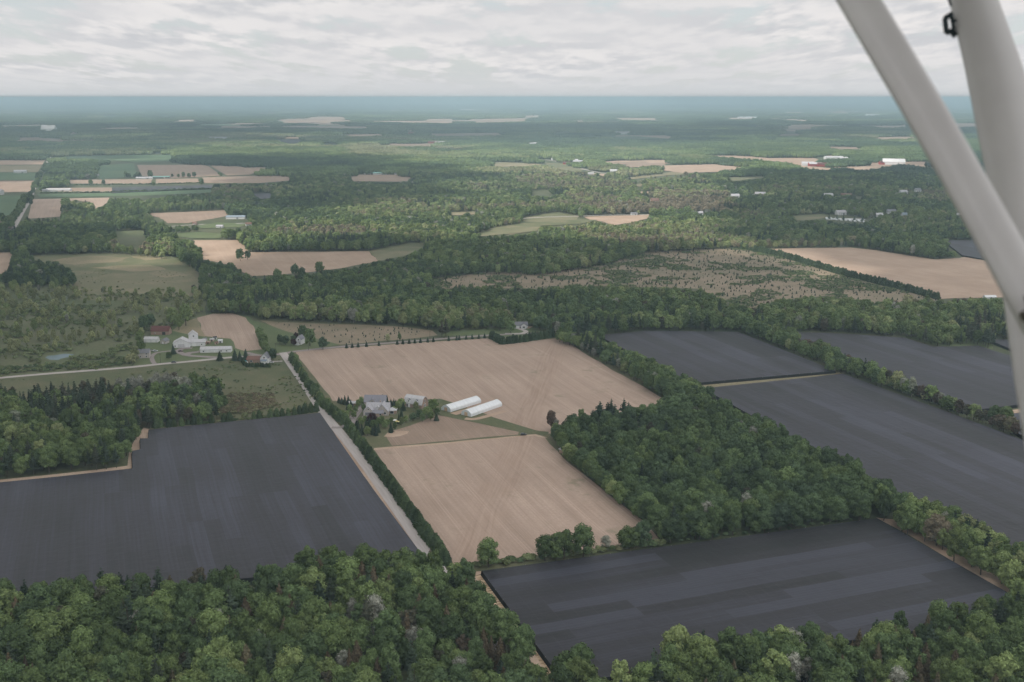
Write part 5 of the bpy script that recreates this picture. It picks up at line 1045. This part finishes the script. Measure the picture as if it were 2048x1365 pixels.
# ------------------------------------------------------------------ vehicles
def car(px, py, rz, col, label, kind='car', glass=None):
    p = P2W(px, py); t = empty('parked_car' if kind == 'car' else 'pickup_truck', (p.x,p.y,.32), rz, label=label, cat='car' if kind == 'car' else 'pickup truck')
    L, Wd = 4.5, 1.8; body = mat('car_paint', col, .3, .2, .5)
    prof = [(-L/2,.35),(-L/2+.1,.78),(-1.5,.92),(1.0,.95),(2.05,.82),(L/2,.65),(L/2,.35)]
    b = MB(); b.add([(x,-Wd/2,z) for x,z in prof]+[(x,Wd/2,z) for x,z in prof], [tuple(range(7)),tuple(range(7,14))[::-1]]+[(i,7+i,7+(i+1)%7,(i+1)%7) for i in range(7)]); b.build('body', body, t)
    x0, x1 = (-1.9,1.0) if kind == 'car' else (-.4,1.1)
    b = MB(); g = [(x0,.93),(x0+.45,1.42),(x1-.75,1.45),(x1,.95)]; w = Wd/2-.12
    b.add([(x,-w*(1 if z<1 else .82),z) for x,z in g]+[(x,w*(1 if z<1 else .82),z) for x,z in g], [(0,1,2,3),(7,6,5,4),(0,4,5,1),(1,5,6,2),(2,6,7,3)]); b.build('windows', B['glass'], t)
    b = MB(); b.box(((x0+x1)/2-.15,0,1.455), (x1-x0-1.25, Wd*.78, .05)); b.build('roof', body, t)
    for sx in (-1.4, 1.4):
        for sy in (-.88, .88): b = MB(); b.tube([(sx,sy-.1,.33),(sx,sy+.1,.33)], .34, 14); wh = b.build('wheel', B['black'], t); b = MB(); b.tube([(sx,sy-.115,.33),(sx,sy+.115,.33)], .18, 10); b.build('rim', B['chrome'], wh)
    for sy in (-.6, .6): b = MB(); b.box((L/2-.03,sy,.62), (.1,.3,.14)); b.build('headlight', B['trim'], t)
car(1047, 871.5, R(4), (.015,.016,.02), 'dark car parked where the soil fields meet at the wood corner')
car(348, 726.5, R(9), (.03,.035,.05), 'dark car driving on the country road')
car(361, 704.5, R(30), (.10,.04,.04), 'dark red car on the asphalt yard before the big white shed')
car(304, 703, R(-20), (.75,.75,.76), 'white pickup behind the grey house', 'pickup'); car(311, 704, R(10), (.6,.62,.66), 'silver car beside the white pickup')
car(1054, 655, R(80), (.7,.7,.72), 'white car beside the white bungalow'); car(585, 661+14, R(0), (.04,.04,.05), 'dark pickup under the trees behind the house lawn', 'pickup')
car(524, 727, R(0), (.12,.16,.22), 'blue grey car in front of the steep white gable'); car(543, 727, R(0), (.7,.7,.7), 'white car on the pool house drive')
# ------------------------------------------------------------------ bare dead tree by the stream
p = P2W(1492, 1346); t = empty('dead_tree', (p.x,p.y,0), 0, label='bare white dead tree without leaves beside the stream', cat='dead tree')
b = MB(); b.tube([(0,0,0),(.1,0,3),(-.2,.1,6),(-.6,0,8.5),(-1.6,0,11),(-2.6,.2,13.6)], [.24,.2,.16,.12,.08,.03], 8); b.build('trunk', M['palebark'], t)
for a in ([(-.2,.1,6),(-1.2,.3,8.2),(-1.5,.2,9.6)],[(-.5,0,8),(.3,.2,9.2),(.9,.4,10)],[(-1.,0,9.5),(-.7,.3,11),(-.9,.3,12)],[(.1,0,3.6),(.9,-.2,4.7),(1.3,0,5.5)],[(-1.6,0,11),(-2.4,-.3,11.6),(-3.1,-.2,12.6)],[(-.3,0,6.8),(.8,.1,7.3),(1.6,.2,7.4)]):
    b = MB(); b.tube(a, [.09,.06,.02], 6); b.build('branch', M['palebark'], t)
# pale stones showing along the stream
sb = MB(); rr = random.Random(3)
for k in range(40):
    p = P2W(rr.uniform(1440,1640), rr.uniform(1355,1372)); v, f = ICO1; s = rr.uniform(.15,.45); sb.add([(p.x+a[0]*s, p.y+a[1]*s, .1+a[2]*s*.6) for a in v], f)
tag(sb.build('pebbles', M['palebark']), 'pale stones in the dark stream', 'stones', kind='stuff')
# utility poles on the lawn side of the road
for x, y in ((321,727),(552,706),(617,701),(704,692),(860,681)):
    p = P2W(x, y); t = empty('utility_pole', (p.x,p.y,0), R(10), label='wooden utility pole on the verge of the country road', cat='utility pole', group='utility poles along the country road')
    b = MB(); b.tube([(0,0,0),(0,0,9)], [.16,.11], 6); b.build('post', M['bark'], t); b = MB(); b.box((0,0,8.4), (2.2,.12,.14)); b.build('cross_arm', M['bark'], t)
# ------------------------------------------------------------------ the aircraft's wing struts, a couple of metres from the lens
paint = mat('white_aircraft_paint', (.57,.55,.545), .38, 0, .35)
q = ng(paint); setcol(paint, q.mix(q.smooth(q.noise(q.obj(), 3., 4, .6), .3, .7), (.545,.525,.52), (.60,.58,.57))); 
ac = empty('light_aircraft', CAMP(2100, 640, 2.2), 0, label='white wing struts of the light aircraft carrying the camera', cat='aircraft')
def strut(name, stations, n=40, parent=ac):
    """airfoil shaped tube through (px, py, distance, width px, thickness ratio)"""
    vs = []; fs = []; C = [CAMP(x, y, d) for x, y, d, w, k in stations]; fwd = Vector((0, cp, -sp))
    for i, (x, y, d, w, k) in enumerate(stations):
        ax = (C[min(i+1,len(C)-1)]-C[max(i-1,0)]).normalized(); wd_ = ax.cross(fwd).normalized(); th = wd_.cross(ax).normalized(); W = w/FPX*d
        for j in range(n):
            a = 2*math.pi*j/n; cx, sy = math.cos(a), math.sin(a)
            fat = 1-.22*cx          # a blunt nose and a finer tail
            vs.append(C[i] + wd_*W/2*cx + th*W/2*k*sy*fat - ac.location)
    for i in range(len(stations)-1):
        for j in range(n): fs.append((i*n+j, i*n+(j+1)%n, (i+1)*n+(j+1)%n, (i+1)*n+j))
    fs += [tuple(range(n))[::-1], tuple(range((len(stations)-1)*n, len(stations)*n))]
    return link(name, mesh(name, vs, fs, paint, True), parent)
strut('front_strut', [(1560,-270,2.75,76,.55),(1640,-130,2.65,78,.55),(1718,0,2.55,80,.55),(1776,97,2.48,82,.55),(1846,215,2.4,83,.55),(1913,330,2.32,84,.55),(1980,450,2.25,86,.55),(2040,560,2.18,88,.55),(2110,690,2.1,90,.55)])
strut('rear_strut', [(1890,-260,3.3,84,.5),(1918,-130,3.2,90,.5),(1948,0,3.1,96,.5),(1986,128,3.0,112,.5),(2027,290,2.9,130,.5),(2050,430,2.8,116,.5),(2072,600,2.7,128,.5),(2096,760,2.6,132,.5),(2122,900,2.5,138,.5),(2156,1080,2.4,144,.5)])
wg = MB(); A = Vector((1.9,-.9,0)); D = Vector((-2.3,5.4,0)).normalized(); Nn = Vector((-D.y,D.x,0))  # wing above the view, added to shade the struts
prof = [(-.75,.02),(-.72,-.04),(-.3,-.07),(.3,-.05),(.8,0),(.3,.06),(-.3,.12),(-.65,.10)]
vs = []
for s in (0, 2.2, 5.0): vs += [A + D*s - Nn*a*1. + Vector((.9,0,HCAM+1.12+s*.02+zz)) - ac.location for a, zz in prof]
wg.add(vs, [tuple(range(8)), tuple(range(16,24))[::-1]]+[(i*8+j, (i+1)*8+j, (i+1)*8+(j+1)%8, i*8+(j+1)%8) for i in range(2) for j in range(8)]); wg.build('wing', paint, ac)
cabin = mat('cabin_lining', (.13,.10,.085), .8); fs_ = MB(); fs_.box((-.4,-1.35,HCAM-.25), (4.6,1.9,1.7)); fs_.v = [tuple(Vector(v)-ac.location) for v in fs_.v]; fs_.build('unseen_fuselage_box', cabin, ac)  # unseen box behind the camera, added to dim the struts
fit = MB(); dk = mat('dark_metal_fitting', (.17,.14,.13), .5, .5)
c = CAMP(2072, 612, 2.12)-ac.location; fit.box(c, (.034,.05,.034)); fit.tube([c+Vector((-.03,-.02,-.02)), c+Vector((.06,0,.03))], .013, 12); fit.build('strut_fitting', dk, ac)
# clamp and small frame fixed on the rear strut
rubber = mat('dark_teal_plastic', (.035,.05,.058), .55)
fr = MB()
for a, b_ in (((1890,37),(1904,28)),((1890,37),(1893,66)),((1893,66),(1908,60)),((1902,28),(1908,60))): fr.tube([CAMP(*a, 3.06)-ac.location, CAMP(*b_, 3.06)-ac.location], .0075 if a[0] < 1895 else .0055, 10)
fo = fr.build('mount_frame', rubber, ac)
sb = MB(); sb.tube([CAMP(1903,62,3.06)-ac.location, CAMP(1912,73,3.06)-ac.location], .009, 10); sb.tube([CAMP(1896,-6,3.06)-ac.location, CAMP(1902,12,3.06)-ac.location], .0035, 8); sb.tube([CAMP(1908,40,3.06)-ac.location, CAMP(1922,48,3.06)-ac.location], .004, 8); sb.build('mount_clamp', rubber, ac)
